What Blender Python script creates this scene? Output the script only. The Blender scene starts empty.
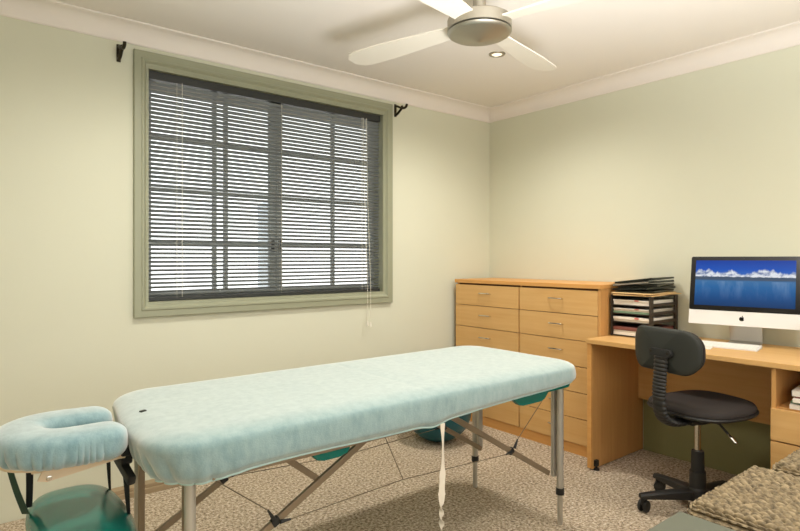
import bpy, bmesh, math, random
from mathutils import Vector, Matrix, noise
random.seed(7)
PI = math.pi
scene = bpy.context.scene
COL = scene.collection

# ------------------------------------------------------------------ materials
def lin(c):
    c = c / 255.0
    return c / 12.92 if c <= 0.04045 else ((c + 0.055) / 1.055) ** 2.4
def rgb(r, g, b):
    return (lin(r), lin(g), lin(b), 1.0)

def new_mat(name):
    m = bpy.data.materials.new(name)
    m.use_nodes = True
    nt = m.node_tree
    b = nt.nodes['Principled BSDF']
    return m, nt, b

def mat(name, col, rough=0.6, metal=0.0, spec=0.5, var=0.0, vscale=8.0, bump=0.0, bscale=200.0, sheen=0.0, coat=0.0, alpha=None):
    m, nt, b = new_mat(name)
    b.inputs['Base Color'].default_value = col
    b.inputs['Roughness'].default_value = rough
    b.inputs['Metallic'].default_value = metal
    b.inputs['Specular IOR Level'].default_value = spec
    if sheen:
        b.inputs['Sheen Weight'].default_value = sheen
        b.inputs['Sheen Roughness'].default_value = 0.5
    if coat:
        b.inputs['Coat Weight'].default_value = coat
        b.inputs['Coat Roughness'].default_value = 0.15
    tc = nt.nodes.new('ShaderNodeTexCoord')
    if var:
        n = nt.nodes.new('ShaderNodeTexNoise'); n.inputs['Scale'].default_value = vscale; n.inputs['Detail'].default_value = 4
        nt.links.new(tc.outputs['Object'], n.inputs['Vector'])
        mx = nt.nodes.new('ShaderNodeMix'); mx.data_type = 'RGBA'
        mx.inputs[6].default_value = tuple(c * (1 - var) for c in col[:3]) + (1,)
        mx.inputs[7].default_value = tuple(min(1, c * (1 + var)) for c in col[:3]) + (1,)
        nt.links.new(n.outputs['Fac'], mx.inputs[0])
        nt.links.new(mx.outputs[2], b.inputs['Base Color'])
    if bump:
        n2 = nt.nodes.new('ShaderNodeTexNoise'); n2.inputs['Scale'].default_value = bscale; n2.inputs['Detail'].default_value = 3
        nt.links.new(tc.outputs['Object'], n2.inputs['Vector'])
        bp = nt.nodes.new('ShaderNodeBump'); bp.inputs['Strength'].default_value = bump; bp.inputs['Distance'].default_value = 0.004
        nt.links.new(n2.outputs['Fac'], bp.inputs['Height'])
        nt.links.new(bp.outputs['Normal'], b.inputs['Normal'])
    return m

def wood(name, base, dark, axis='Y', rough=0.42, scale=6.0):
    """straight grained veneer; grain runs along axis"""
    m, nt, b = new_mat(name)
    tc = nt.nodes.new('ShaderNodeTexCoord')
    mp = nt.nodes.new('ShaderNodeMapping')
    s = [scale * 7] * 3
    s['XYZ'.index(axis)] = scale * 0.35
    mp.inputs['Scale'].default_value = s
    nt.links.new(tc.outputs['Object'], mp.inputs['Vector'])
    n = nt.nodes.new('ShaderNodeTexNoise'); n.inputs['Scale'].default_value = 1.0; n.inputs['Detail'].default_value = 6; n.inputs['Roughness'].default_value = 0.65
    nt.links.new(mp.outputs['Vector'], n.inputs['Vector'])
    r = nt.nodes.new('ShaderNodeValToRGB')
    r.color_ramp.elements[0].position = 0.32; r.color_ramp.elements[0].color = dark
    r.color_ramp.elements[1].position = 0.66; r.color_ramp.elements[1].color = base
    nt.links.new(n.outputs['Fac'], r.inputs['Fac'])
    nt.links.new(r.outputs['Color'], b.inputs['Base Color'])
    b.inputs['Roughness'].default_value = rough
    b.inputs['Specular IOR Level'].default_value = 0.4
    return m

def carpet_mat():
    m, nt, b = new_mat('carpet_loop')
    tc = nt.nodes.new('ShaderNodeTexCoord')
    n = nt.nodes.new('ShaderNodeTexNoise'); n.inputs['Scale'].default_value = 74; n.inputs['Detail'].default_value = 3; n.inputs['Roughness'].default_value = 0.75
    nt.links.new(tc.outputs['Object'], n.inputs['Vector'])
    r = nt.nodes.new('ShaderNodeValToRGB')
    e = r.color_ramp.elements
    e[0].position = 0.34; e[0].color = rgb(112, 96, 80)
    e[1].position = 0.66; e[1].color = rgb(242, 230, 212)
    x = e.new(0.47); x.color = rgb(184, 166, 142)
    x = e.new(0.55); x.color = rgb(210, 193, 168)
    nt.links.new(n.outputs['Fac'], r.inputs['Fac'])
    n3 = nt.nodes.new('ShaderNodeTexNoise'); n3.inputs['Scale'].default_value = 3; n3.inputs['Detail'].default_value = 3
    nt.links.new(tc.outputs['Object'], n3.inputs['Vector'])
    mx = nt.nodes.new('ShaderNodeMix'); mx.data_type = 'RGBA'; mx.blend_type = 'MULTIPLY'
    mx.inputs[0].default_value = 0.25
    nt.links.new(r.outputs['Color'], mx.inputs[6]); nt.links.new(n3.outputs['Fac'], mx.inputs[7])
    nt.links.new(mx.outputs[2], b.inputs['Base Color'])
    b.inputs['Roughness'].default_value = 0.95
    b.inputs['Specular IOR Level'].default_value = 0.1
    v = nt.nodes.new('ShaderNodeTexVoronoi'); v.inputs['Scale'].default_value = 140
    nt.links.new(tc.outputs['Object'], v.inputs['Vector'])
    bp = nt.nodes.new('ShaderNodeBump'); bp.inputs['Strength'].default_value = 0.55; bp.inputs['Distance'].default_value = 0.006
    nt.links.new(v.outputs['Distance'], bp.inputs['Height']); nt.links.new(bp.outputs['Normal'], b.inputs['Normal'])
    return m

def terry_mat(name, c0, c1):
    m, nt, b = new_mat(name)
    tc = nt.nodes.new('ShaderNodeTexCoord')
    mp = nt.nodes.new('ShaderNodeMapping'); mp.inputs['Scale'].default_value = (1, 1, 0.45)
    nt.links.new(tc.outputs['Object'], mp.inputs['Vector'])
    n = nt.nodes.new('ShaderNodeTexNoise'); n.inputs['Scale'].default_value = 34; n.inputs['Detail'].default_value = 6; n.inputs['Roughness'].default_value = 0.7
    nt.links.new(mp.outputs['Vector'], n.inputs['Vector'])
    r = nt.nodes.new('ShaderNodeValToRGB')
    r.color_ramp.elements[0].position = 0.3; r.color_ramp.elements[0].color = c0
    r.color_ramp.elements[1].position = 0.62; r.color_ramp.elements[1].color = c1
    nt.links.new(n.outputs['Fac'], r.inputs['Fac']); nt.links.new(r.outputs['Color'], b.inputs['Base Color'])
    b.inputs['Roughness'].default_value = 0.95
    b.inputs['Specular IOR Level'].default_value = 0.15
    b.inputs['Sheen Weight'].default_value = 0.0
    b.inputs['Sheen Roughness'].default_value = 0.5
    b.inputs['Sheen Tint'].default_value = (1, 0.985, 0.96, 1)
    sh = nt.nodes.new('ShaderNodeBsdfSheen'); sh.inputs['Color'].default_value = (0.72, 0.58, 0.52, 1); sh.inputs['Roughness'].default_value = 0.6
    ad = nt.nodes.new('ShaderNodeAddShader'); out = nt.nodes['Material Output']
    nt.links.new(b.outputs[0], ad.inputs[0]); nt.links.new(sh.outputs[0], ad.inputs[1]); nt.links.new(ad.outputs[0], out.inputs['Surface'])
    n2 = nt.nodes.new('ShaderNodeTexNoise'); n2.inputs['Scale'].default_value = 260; n2.inputs['Detail'].default_value = 2
    nt.links.new(tc.outputs['Object'], n2.inputs['Vector'])
    bp = nt.nodes.new('ShaderNodeBump'); bp.inputs['Strength'].default_value = 0.35; bp.inputs['Distance'].default_value = 0.003
    nt.links.new(n2.outputs['Fac'], bp.inputs['Height']); nt.links.new(bp.outputs['Normal'], b.inputs['Normal'])
    return m

def glass_mat():
    m = bpy.data.materials.new('window_glass'); m.use_nodes = True
    nt = m.node_tree; nt.nodes.remove(nt.nodes['Principled BSDF'])
    out = nt.nodes['Material Output']
    t = nt.nodes.new('ShaderNodeBsdfTransparent'); g = nt.nodes.new('ShaderNodeBsdfGlossy'); g.inputs['Roughness'].default_value = 0.02
    t.inputs['Color'].default_value = (0.97, 0.985, 0.98, 1)
    f = nt.nodes.new('ShaderNodeFresnel'); f.inputs['IOR'].default_value = 1.45
    mx = nt.nodes.new('ShaderNodeMixShader')
    nt.links.new(f.outputs[0], mx.inputs[0]); nt.links.new(t.outputs[0], mx.inputs[1]); nt.links.new(g.outputs[0], mx.inputs[2])
    nt.links.new(mx.outputs[0], out.inputs['Surface'])
    return m

def emit_mat(name, col, strength):
    m, nt, b = new_mat(name)
    b.inputs['Base Color'].default_value = col
    b.inputs['Emission Color'].default_value = col
    b.inputs['Emission Strength'].default_value = strength
    return m

def screen_mat():
    """lake and snowy mountains wallpaper; generated coordinates: Y across the screen, Z up"""
    m, nt, b = new_mat('lake_wallpaper')
    L = nt.links.new
    tc = nt.nodes.new('ShaderNodeTexCoord')
    sp = nt.nodes.new('ShaderNodeSeparateXYZ'); L(tc.outputs['Generated'], sp.inputs[0])
    def math_(op, a, bb=None, clamp=False):
        n = nt.nodes.new('ShaderNodeMath'); n.operation = op; n.use_clamp = clamp
        for i, v in enumerate((a, bb)):
            if v is None: continue
            if isinstance(v, (int, float)): n.inputs[i].default_value = v
            else: L(v, n.inputs[i])
        return n.outputs[0]
    def ramp(fac, stops):
        r = nt.nodes.new('ShaderNodeValToRGB'); e = r.color_ramp.elements
        e[0].position, e[0].color = stops[0]; e[1].position, e[1].color = stops[-1]
        for p, c in stops[1:-1]:
            x = e.new(p); x.color = c
        L(fac, r.inputs['Fac']); return r.outputs['Color']
    def mix(f, a, bb):
        n = nt.nodes.new('ShaderNodeMix'); n.data_type = 'RGBA'
        if isinstance(f, (int, float)): n.inputs[0].default_value = f
        else: L(f, n.inputs[0])
        L(a, n.inputs[6])
        if isinstance(bb, tuple): n.inputs[7].default_value = bb
        else: L(bb, n.inputs[7])
        return n.outputs[2]
    def noise_(sy, sz, det=5, off=0.0):
        mp = nt.nodes.new('ShaderNodeMapping'); mp.inputs['Scale'].default_value = (0, sy, sz); mp.inputs['Location'].default_value = (off, off, 0)
        L(tc.outputs['Generated'], mp.inputs['Vector'])
        n = nt.nodes.new('ShaderNodeTexNoise'); n.inputs['Scale'].default_value = 1; n.inputs['Detail'].default_value = det; n.inputs['Roughness'].default_value = 0.62
        L(mp.outputs['Vector'], n.inputs['Vector']); return n.outputs['Fac']
    z = sp.outputs['Z']
    bg = ramp(z, [(0.0, rgb(4, 56, 108)), (0.18, rgb(12, 76, 136)), (0.42, rgb(34, 104, 166)), (0.545, rgb(60, 116, 168)),
                  (0.57, rgb(64, 92, 128)), (0.585, rgb(86, 98, 118)), (0.66, rgb(50, 112, 195)), (0.80, rgb(8, 84, 190)), (1.0, rgb(0, 62, 165))])
    # reflections in the water: vertical pale streaks below the shore
    refl = math_('MULTIPLY', math_('MULTIPLY', math_('SUBTRACT', noise_(9, 1.2, 4), 0.46), 2.4, True),
                 math_('MULTIPLY', math_('LESS_THAN', z, 0.545), math_('MULTIPLY', math_('SUBTRACT', z, 0.12), 1.6, True), True), True)
    c = mix(refl, bg, rgb(150, 180, 215))
    # snowy range with cloud
    top = math_('ADD', 0.655, math_('MULTIPLY', math_('SUBTRACT', noise_(5, 0.0, 6, 3.1), 0.28), 0.50))
    edge = math_('MULTIPLY', math_('SUBTRACT', top, z), 22, True)
    above = math_('GREATER_THAN', z, 0.63)
    body = math_('MULTIPLY', math_('ADD', math_('MULTIPLY', math_('SUBTRACT', noise_(16, 16, 6, 1.7), 0.40), 5.0), 0.25), 1.0, True)
    snow = mix(body, ramp(z, [(0.0, rgb(90, 116, 166)), (1.0, rgb(90, 116, 166))]), rgb(240, 244, 250))
    c = mix(math_('MULTIPLY', edge, above), c, snow)
    # dark far shore
    sh = math_('MULTIPLY', math_('GREATER_THAN', z, 0.575), math_('LESS_THAN', z, math_('ADD', 0.615, math_('MULTIPLY', noise_(14, 0, 3), 0.05))))
    c = mix(sh, c, rgb(70, 88, 110))
    b.inputs['Base Color'].default_value = (0.01, 0.01, 0.012, 1)
    b.inputs['Roughness'].default_value = 0.12
    b.inputs['Specular IOR Level'].default_value = 0.12
    L(c, b.inputs['Emission Color']); b.inputs['Emission Strength'].default_value = 0.85
    return m

M = {}
M['wall'] = mat('wall_paint_cream', rgb(212, 212, 192), 0.85, var=0.02, vscale=2, bump=0.06, bscale=120, spec=0.2)
M['ceiling'] = mat('ceiling_paint', rgb(230, 223, 215), 0.9, spec=0.15)
M['cornice'] = mat('cornice_paint', rgb(232, 224, 216), 0.75, spec=0.25)
M['carpet'] = carpet_mat()
M['sage'] = mat('sage_trim_paint', rgb(152, 154, 130), 0.38, spec=0.5)
M['skirt'] = mat('timber_skirting', rgb(158, 138, 108), 0.5)
M['alu_frame'] = mat('grey_window_frame', rgb(150, 155, 154), 0.45, metal=0.0)
M['glass'] = glass_mat()
M['slat'] = mat('charcoal_slat', rgb(148, 152, 152), 0.35, spec=0.5)
M['rail_dark'] = mat('black_blind_rail', rgb(44, 46, 44), 0.45)
M['cord'] = mat('white_cord', rgb(232, 228, 214), 0.7)
M['bronze'] = mat('dark_bronze', rgb(44, 38, 24), 0.45, metal=0.6)
M['nickel'] = mat('brushed_nickel', rgb(176, 170, 156), 0.46, metal=1.0, var=0.04, vscale=40)
M['chrome'] = mat('chrome', rgb(215, 212, 205), 0.15, metal=1.0)
M['fan_blade'] = mat('white_fan_blade', rgb(226, 218, 204), 0.5)
M['lamp'] = emit_mat('downlight_lamp', (1.0, 0.88, 0.70, 1), 0.9)
M['beech_h'] = wood('beech_veneer_across', rgb(214, 172, 112), rgb(206, 160, 98), 'Y')
M['beech_v'] = wood('beech_veneer_upright', rgb(206, 156, 94), rgb(194, 142, 82), 'Z')
M['beech_edge'] = wood('beech_edging', rgb(214, 160, 92), rgb(205, 148, 82), 'Y')
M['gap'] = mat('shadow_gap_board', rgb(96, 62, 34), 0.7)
M['sheet'] = terry_mat('aqua_terry', rgb(108, 140, 142), rgb(132, 158, 158))
M['cover'] = terry_mat('aqua_terry_cover', rgb(98, 134, 140), rgb(128, 158, 162))
M['hem'] = mat('pale_hem_tape', rgb(176, 202, 196), 0.8)
M['teal'] = mat('teal_vinyl', rgb(18, 112, 100), 0.22, spec=0.6, bump=0.08, bscale=300)
M['teal_dark'] = mat('deep_teal_rubber', rgb(12, 84, 94), 0.4)
M['green_web'] = mat('dark_green_webbing', rgb(24, 62, 48), 0.6)
M['black_web'] = mat('black_webbing', rgb(22, 21, 20), 0.75)
M['alu'] = mat('satin_aluminium', rgb(188, 183, 172), 0.38, metal=0.55)
M['bracewood'] = mat('bronze_anodised_bar', rgb(142, 124, 100), 0.42, metal=0.35)
M['ply'] = mat('pale_plywood', rgb(222, 200, 168), 0.6)
M['wire'] = mat('steel_cable', rgb(120, 106, 84), 0.5, metal=0.3)
M['black'] = mat('black_plastic', rgb(30, 29, 27), 0.5)
M['black_tex'] = mat('black_textured_plastic', rgb(36, 38, 32), 0.62, bump=0.15, bscale=400)
M['black_fab'] = mat('brown_black_seat_fabric', rgb(36, 29, 25), 0.8, sheen=0.0, bump=0.2, bscale=500)
M['white_al'] = mat('pale_aluminium_chin', rgb(226, 224, 220), 0.4, metal=0.1)
M['stand_al'] = mat('silver_stand', rgb(196, 193, 186), 0.3, metal=0.7)
M['bezel'] = mat('black_bezel_glass', rgb(14, 14, 15), 0.12)
M['screen'] = screen_mat()
M['key'] = mat('white_key', rgb(240, 238, 230), 0.5)
M['paper'] = mat('white_paper', rgb(226, 218, 204), 0.8)
M['paper2'] = mat('grey_paper', rgb(196, 186, 168), 0.8)
M['maroon'] = mat('maroon_cover', rgb(120, 70, 62), 0.6)
M['greenp'] = mat('green_cover', rgb(112, 138, 112), 0.6)
M['red'] = mat('red_print', rgb(190, 60, 52), 0.6)
M['manila'] = mat('manila_card', rgb(222, 188, 134), 0.7)
M['folder'] = mat('black_green_folder', rgb(34, 38, 30), 0.4)
M['folder2'] = mat('olive_black_folder', rgb(58, 54, 40), 0.45)
M['tray'] = mat('dark_brown_tray', rgb(52, 42, 32), 0.5)
M['greypaint'] = mat('grey_green_laminate', rgb(98, 101, 87), 0.45)
M['post'] = mat('blue_grey_post', rgb(205, 212, 224), 0.6)
M['eave'] = mat('eave_board', rgb(190, 180, 172), 0.8)
M['paving'] = mat('pale_paving', rgb(215, 210, 200), 0.9)
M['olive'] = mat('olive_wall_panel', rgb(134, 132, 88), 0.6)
M['tape'] = mat('white_cotton_tape', rgb(232, 222, 204), 0.8)

def seagrass_mat():
    m, nt, b = new_mat('woven_seagrass')
    tc = nt.nodes.new('ShaderNodeTexCoord')
    n = nt.nodes.new('ShaderNodeTexNoise'); n.inputs['Scale'].default_value = 60; n.inputs['Detail'].default_value = 5
    nt.links.new(tc.outputs['Object'], n.inputs['Vector'])
    r = nt.nodes.new('ShaderNodeValToRGB')
    r.color_ramp.elements[0].position = 0.3; r.color_ramp.elements[0].color = rgb(90, 77, 56)
    r.color_ramp.elements[1].position = 0.68; r.color_ramp.elements[1].color = rgb(166, 147, 113)
    nt.links.new(n.outputs['Fac'], r.inputs['Fac']); nt.links.new(r.outputs['Color'], b.inputs['Base Color'])
    b.inputs['Roughness'].default_value = 0.75
    return m
M['seagrass'] = seagrass_mat()

# ------------------------------------------------------------------ mesh helpers
ROOTS = {}
def link(o):
    COL.objects.link(o); return o

def thing(name, label, cat, loc=(0, 0, 0), rotz=0.0, group=None):
    o = bpy.data.objects.new(name, None); link(o)
    o.empty_display_size = 0.05
    o.location = loc; o.rotation_euler = (0, 0, rotz)
    o['label'] = label; o['category'] = cat
    if group: o['group'] = group
    ROOTS[o.name] = Matrix.Translation(Vector(loc)) @ Matrix.Rotation(rotz, 4, 'Z')
    return o

def world_of(o):
    if o is None: return Matrix.Identity(4)
    if o.name in ROOTS: return ROOTS[o.name]
    return world_of(o.parent)

def obj(name, bm, material, parent=None, label=None, cat=None, group=None, kind=None, local=False, smooth=40, base=None):
    """ONE mesh object. Shapes are drawn in world coordinates unless local=True (then in the parent's own frame)."""
    me = bpy.data.meshes.new(name)
    bmesh.ops.recalc_face_normals(bm, faces=bm.faces)
    if not local and parent is not None:
        bm.transform(world_of(parent).inverted())
    if parent is None and base is not None:
        bm.transform(Matrix.Translation(-Vector(base)))
    bm.to_mesh(me); bm.free()
    mats = material if isinstance(material, (list, tuple)) else [material]
    for k in mats: me.materials.append(M[k])
    if smooth:
        me.polygons.foreach_set('use_smooth', [True] * len(me.polygons))
        me.set_sharp_from_angle(angle=math.radians(smooth))
    o = bpy.data.objects.new(name, me); link(o)
    if smooth and smooth <= 40:
        wn = o.modifiers.new('weighted_normals', 'WEIGHTED_NORMAL'); wn.keep_sharp = True; wn.weight = 100
    if parent is not None: o.parent = parent
    elif base is not None: o.location = base
    if label: o['label'] = label
    if cat: o['category'] = cat
    if group: o['group'] = group
    if kind: o['kind'] = kind
    return o

def struct(name, bm, material, smooth=40):
    return obj(name, bm, material, kind='structure', smooth=smooth)

def B(): return bmesh.new()

def box(bm, x0, x1, y0, y1, z0, z1, bev=0.0, seg=2, rot=None, mi=0):
    """axis box; rot = (Matrix) applied about its centre"""
    t = bmesh.new()
    bmesh.ops.create_cube(t, size=1)
    S = Matrix.Diagonal((x1 - x0, y1 - y0, z1 - z0, 1))
    bmesh.ops.transform(t, matrix=S, verts=t.verts)
    if bev:
        bmesh.ops.bevel(t, geom=t.edges[:] , offset=bev, segments=seg, affect='EDGES', profile=0.5)
    c = Matrix.Translation(((x0 + x1) / 2, (y0 + y1) / 2, (z0 + z1) / 2))
    bmesh.ops.transform(t, matrix=c @ rot if rot else c, verts=t.verts)
    merge(bm, t, mi)
    return bm

def merge(bm, t, mi=0):
    vs = {}
    for v in t.verts: vs[v] = bm.verts.new(v.co)
    for f in t.faces:
        try:
            nf = bm.faces.new([vs[v] for v in f.verts]); nf.material_index = mi if mi else f.material_index
        except ValueError: pass
    t.free()

def tube(bm, pts, r, n=12, cap=True, radii=None, flat=1.0, flat_axis=None, mi=0):
    """sweep a circle (or flattened ellipse) along pts"""
    pts = [Vector(p) for p in pts]
    rings = []
    prev = None
    for i, p in enumerate(pts):
        if i == 0: d = pts[1] - p
        elif i == len(pts) - 1: d = p - pts[i - 1]
        else: d = (pts[i + 1] - p).normalized() + (p - pts[i - 1]).normalized()
        d.normalize()
        if prev is None:
            ref = Vector(flat_axis) if flat_axis else (Vector((0, 0, 1)) if abs(d.z) < 0.9 else Vector((1, 0, 0)))
        else: ref = prev
        u = (ref - d * ref.dot(d))
        if u.length < 1e-6: u = d.orthogonal()
        u.normalize(); v = d.cross(u); prev = u
        rr = radii[i] if radii else r
        rings.append([bm.verts.new(p + u * rr * flat * math.cos(2 * PI * k / n) + v * rr * math.sin(2 * PI * k / n)) for k in range(n)])
    for a, b in zip(rings, rings[1:]):
        for k in range(n):
            f = bm.faces.new((a[k], a[(k + 1) % n], b[(k + 1) % n], b[k])); f.material_index = mi
    if cap:
        f = bm.faces.new(rings[0][::-1]); f.material_index = mi
        f = bm.faces.new(rings[-1]); f.material_index = mi
    return bm

def bar(bm, p, q, w, h, up=(0, 0, 1), bev=0.0, mi=0):
    """rectangular bar from p to q: w across, h along 'up'"""
    p, q, up = Vector(p), Vector(q), Vector(up)
    d = (q - p); L = d.length; d.normalize()
    s = d.cross(up).normalized(); u = s.cross(d).normalized()
    t = bmesh.new(); bmesh.ops.create_cube(t, size=1)
    bmesh.ops.transform(t, matrix=Matrix.Diagonal((L, w, h, 1)), verts=t.verts)
    if bev: bmesh.ops.bevel(t, geom=t.edges[:], offset=bev, segments=2, affect='EDGES', profile=0.5)
    R = Matrix((d, s, u)).transposed().to_4x4()
    bmesh.ops.transform(t, matrix=Matrix.Translation((p + q) / 2) @ R, verts=t.verts)
    merge(bm, t, mi); return bm

def lathe(bm, prof, c=(0, 0, 0), n=32, mat4=None, mi=0):
    """prof: (r, z) pairs, spun about Z at c"""
    c = Vector(c); rings = []
    for r, z in prof:
        if r < 1e-6:
            co = Vector((0, 0, z)); co = (mat4 @ co if mat4 else co) + c
            rings.append([bm.verts.new(co)])
        else:
            ring = []
            for k in range(n):
                co = Vector((r * math.cos(2 * PI * k / n), r * math.sin(2 * PI * k / n), z))
                co = (mat4 @ co if mat4 else co) + c
                ring.append(bm.verts.new(co))
            rings.append(ring)
    for a, b in zip(rings, rings[1:]):
        if len(a) == 1 and len(b) == 1: continue
        for k in range(n):
            k2 = (k + 1) % n
            if len(a) == 1: f = bm.faces.new((a[0], b[k2], b[k]))
            elif len(b) == 1: f = bm.faces.new((a[k], a[k2], b[0]))
            else: f = bm.faces.new((a[k], a[k2], b[k2], b[k]))
            f.material_index = mi
    return bm

def prism(bm, poly, thick, mat4, mi=0, bev=0.0):
    """extrude a 2-D polygon (x, y) by thick along +z, then place with mat4"""
    t = bmesh.new()
    vs = [t.verts.new((x, y, 0)) for x, y in poly]
    f = t.faces.new(vs)
    r = bmesh.ops.extrude_face_region(t, geom=[f])
    bmesh.ops.translate(t, vec=(0, 0, thick), verts=[e for e in r['geom'] if isinstance(e, bmesh.types.BMVert)])
    if bev: bmesh.ops.bevel(t, geom=t.edges[:], offset=bev, segments=2, affect='EDGES', profile=0.5)
    bmesh.ops.transform(t, matrix=mat4, verts=t.verts)
    merge(bm, t, mi); return bm

def rrect(hx, hy, r, n=8, cx=0, cy=0):
    pts = []
    for sx, sy, a0 in ((1, 1, 0), (-1, 1, PI / 2), (-1, -1, PI), (1, -1, 1.5 * PI)):
        for k in range(n + 1):
            a = a0 + PI / 2 * k / n
            pts.append((cx + sx * (hx - r) + r * math.cos(a), cy + sy * (hy - r) + r * math.sin(a)))
    return pts

def bezier(p0, p1, p2, p3, n=12):
    p0, p1, p2, p3 = map(Vector, (p0, p1, p2, p3))
    return [((1 - t) ** 3) * p0 + 3 * t * (1 - t) ** 2 * p1 + 3 * t * t * (1 - t) * p2 + t ** 3 * p3 for t in [i / n for i in range(n + 1)]]

# ------------------------------------------------------------------ setting
XW, YW, ZC = 3.352, 3.06, 2.35          # right wall, window wall, ceiling
XL, YR = -1.1, -1.3                     # left wall, rear wall (behind the photographer)
T = 0.12
b = B(); box(b, XL - T, XW + T, YR - T, YW + 0.16, -0.1, 0.0); struct('floor', b, 'carpet')
b = B(); box(b, XL - T, XW + T, YR - T, YW + 0.16, ZC, ZC + 0.1); struct('ceiling', b, 'ceiling')
b = B(); box(b, XW, XW + T, YR - T, YW + 0.16, 0, ZC); struct('wall_right', b, 'wall')
b = B(); box(b, XL - T, XL, YR - T, YW + 0.16, 0, ZC); struct('wall_left', b, 'wall')
# window wall with its opening
WX0, WX1, WZ0, WZ1 = 0.775, 2.295, 0.945, 2.165
TW = 0.16
b = B()
box(b, XL, WX0, YW, YW + TW, 0, ZC); box(b, WX1, XW, YW, YW + TW, 0, ZC)
box(b, WX0, WX1, YW, YW + TW, 0, WZ0); box(b, WX0, WX1, YW, YW + TW, WZ1, ZC)
struct('wall_window', b, 'wall')
# rear wall with a wide unseen opening, added to let fill light in
RX0, RX1, RZ0, RZ1 = -0.7, 2.9, 0.75, 2.2
b = B()
box(b, XL, RX0, YR - T, YR, 0, ZC); box(b, RX1, XW, YR - T, YR, 0, ZC)
box(b, RX0, RX1, YR - T, YR, 0, RZ0); box(b, RX0, RX1, YR - T, YR, RZ1, ZC)
struct('wall_rear', b, 'wall')

# cornice: cove profile swept along each wall
def cornice(name, p, q, inward):
    b = B()
    prof = [(0.0, -0.090), (0.006, -0.090), (0.010, -0.084)]
    for k in range(9):
        a = PI / 2 * k / 8
        prof.append((0.010 + 0.070 * (1 - math.cos(a)), -0.080 + 0.070 * math.sin(a)))
    prof += [(0.084, -0.008), (0.090, -0.006), (0.090, 0.0), (0.0, 0.0)]
    p, q, n = Vector(p), Vector(q), Vector(inward)
    rows = []
    for e in (p, q):
        rows.append([b.verts.new(e + n * o + Vector((0, 0, h))) for o, h in prof])
    for i in range(len(prof)):
        j = (i + 1) % len(prof)
        b.faces.new((rows[0][i], rows[0][j], rows[1][j], rows[1][i]))
    b.faces.new(rows[0][::-1]); b.faces.new(rows[1])
    return struct(name, b, 'cornice', 30)
cornice('trim_1', (XL, YW, ZC), (XW, YW, ZC), (0, -1, 0))
cornice('trim_2', (XW, YR, ZC), (XW, YW, ZC), (-1, 0, 0))
# low timber skirting along the window wall (bare wall left of it)
b = B(); box(b, 0.30, 2.92, YW - 0.07, YW, 0.0, 0.026, 0.003); box(b, 0.30, 2.92, YW - 0.055, YW, 0.026, 0.044, 0.003)
struct('baseboard_window', b, 'skirt')

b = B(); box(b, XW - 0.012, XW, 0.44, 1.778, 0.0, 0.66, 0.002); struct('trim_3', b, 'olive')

# ------------------------------------------------------------------ window
win = bpy.data.objects.new('window_1', None); link(win); win['kind'] = 'structure'
win.location = (1.535, YW, 0.88); ROOTS[win.name] = Matrix.Translation((1.535, YW, 0.88))
# mitred casing with a stepped moulding profile
def casing():
    b = B()
    ox0, ox1, oz0, oz1 = 0.715, 2.36, 0.88, 2.235
    prof = [(0.0, 0.0), (0.0, 0.020), (0.003, 0.023), (0.034, 0.023), (0.038, 0.027), (0.046, 0.027), (0.058, 0.014), (0.070, 0.012), (0.070, 0.0)]
    cs = []
    for cx, cz, sx, sz in ((ox0, oz0, 1, 1), (ox1, oz0, -1, 1), (ox1, oz1, -1, -1), (ox0, oz1, 1, -1)):
        cs.append([b.verts.new((cx + sx * i, YW - d, cz + sz * i)) for i, d in prof])
    for a in range(4):
        p, q = cs[a], cs[(a + 1) % 4]
        for i in range(len(prof)):
            j = (i + 1) % len(prof)
            b.faces.new((p[i], p[j], q[j], q[i]))
    return b
obj('casing', casing(), 'sage', win, smooth=20)
# reveal lining
b = B()
box(b, WX0, WX0 + 0.012, YW - 0.010, YW + TW, WZ0, WZ1); box(b, WX1 - 0.012, WX1, YW - 0.010, YW + TW, WZ0, WZ1)
box(b, WX0 + 0.012, WX1 - 0.012, YW - 0.010, YW + TW, WZ0, WZ0 + 0.012); box(b, WX0 + 0.012, WX1 - 0.012, YW - 0.010, YW + TW, WZ1 - 0.012, WZ1)
obj('reveal', b, 'sage', win)
def sash(x0, x1, bars):
    b = B(); y0, y1 = YW + 0.095, YW + 0.125
    z0, z1 = WZ0 + 0.012, WZ1 - 0.012
    w = 0.04
    box(b, x0, x0 + w, y0, y1, z0, z1, 0.003); box(b, x1 - w, x1, y0, y1, z0, z1, 0.003)
    box(b, x0 + w, x1 - w, y0, y1, z0, z0 + w, 0.003); box(b, x0 + w, x1 - w, y0, y1, z1 - w, z1, 0.003)
    for xb in bars: box(b, xb - 0.011, xb + 0.011, y0 + 0.004, y1 - 0.004, z0 + w, z1 - w)
    for zb in (1.268, 1.550, 1.836):
        box(b, x0 + w, x1 - w, y0 + 0.005, y1 - 0.005, zb - 0.011, zb + 0.011)
    o = obj('sash', b, 'alu_frame', win)
    b = B(); box(b, x0 + w, x1 - w, YW + 0.1085, YW + 0.1115, z0 + w, z1 - w); obj('pane', b, 'glass', o)
    b = B(); box(b, x1 - 0.03, x1 - 0.012, y0 - 0.012, y0, 1.22, 1.29, 0.003) if x1 < 2 else box(b, x0 + 0.012, x0 + 0.03, y0 - 0.012, y0, 1.22, 1.29, 0.003)
    obj('latch', b, 'black', o)
sash(WX0 + 0.012, 1.545, (1.170, 1.236))
sash(1.550, WX1 - 0.012, (1.958,))

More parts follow.
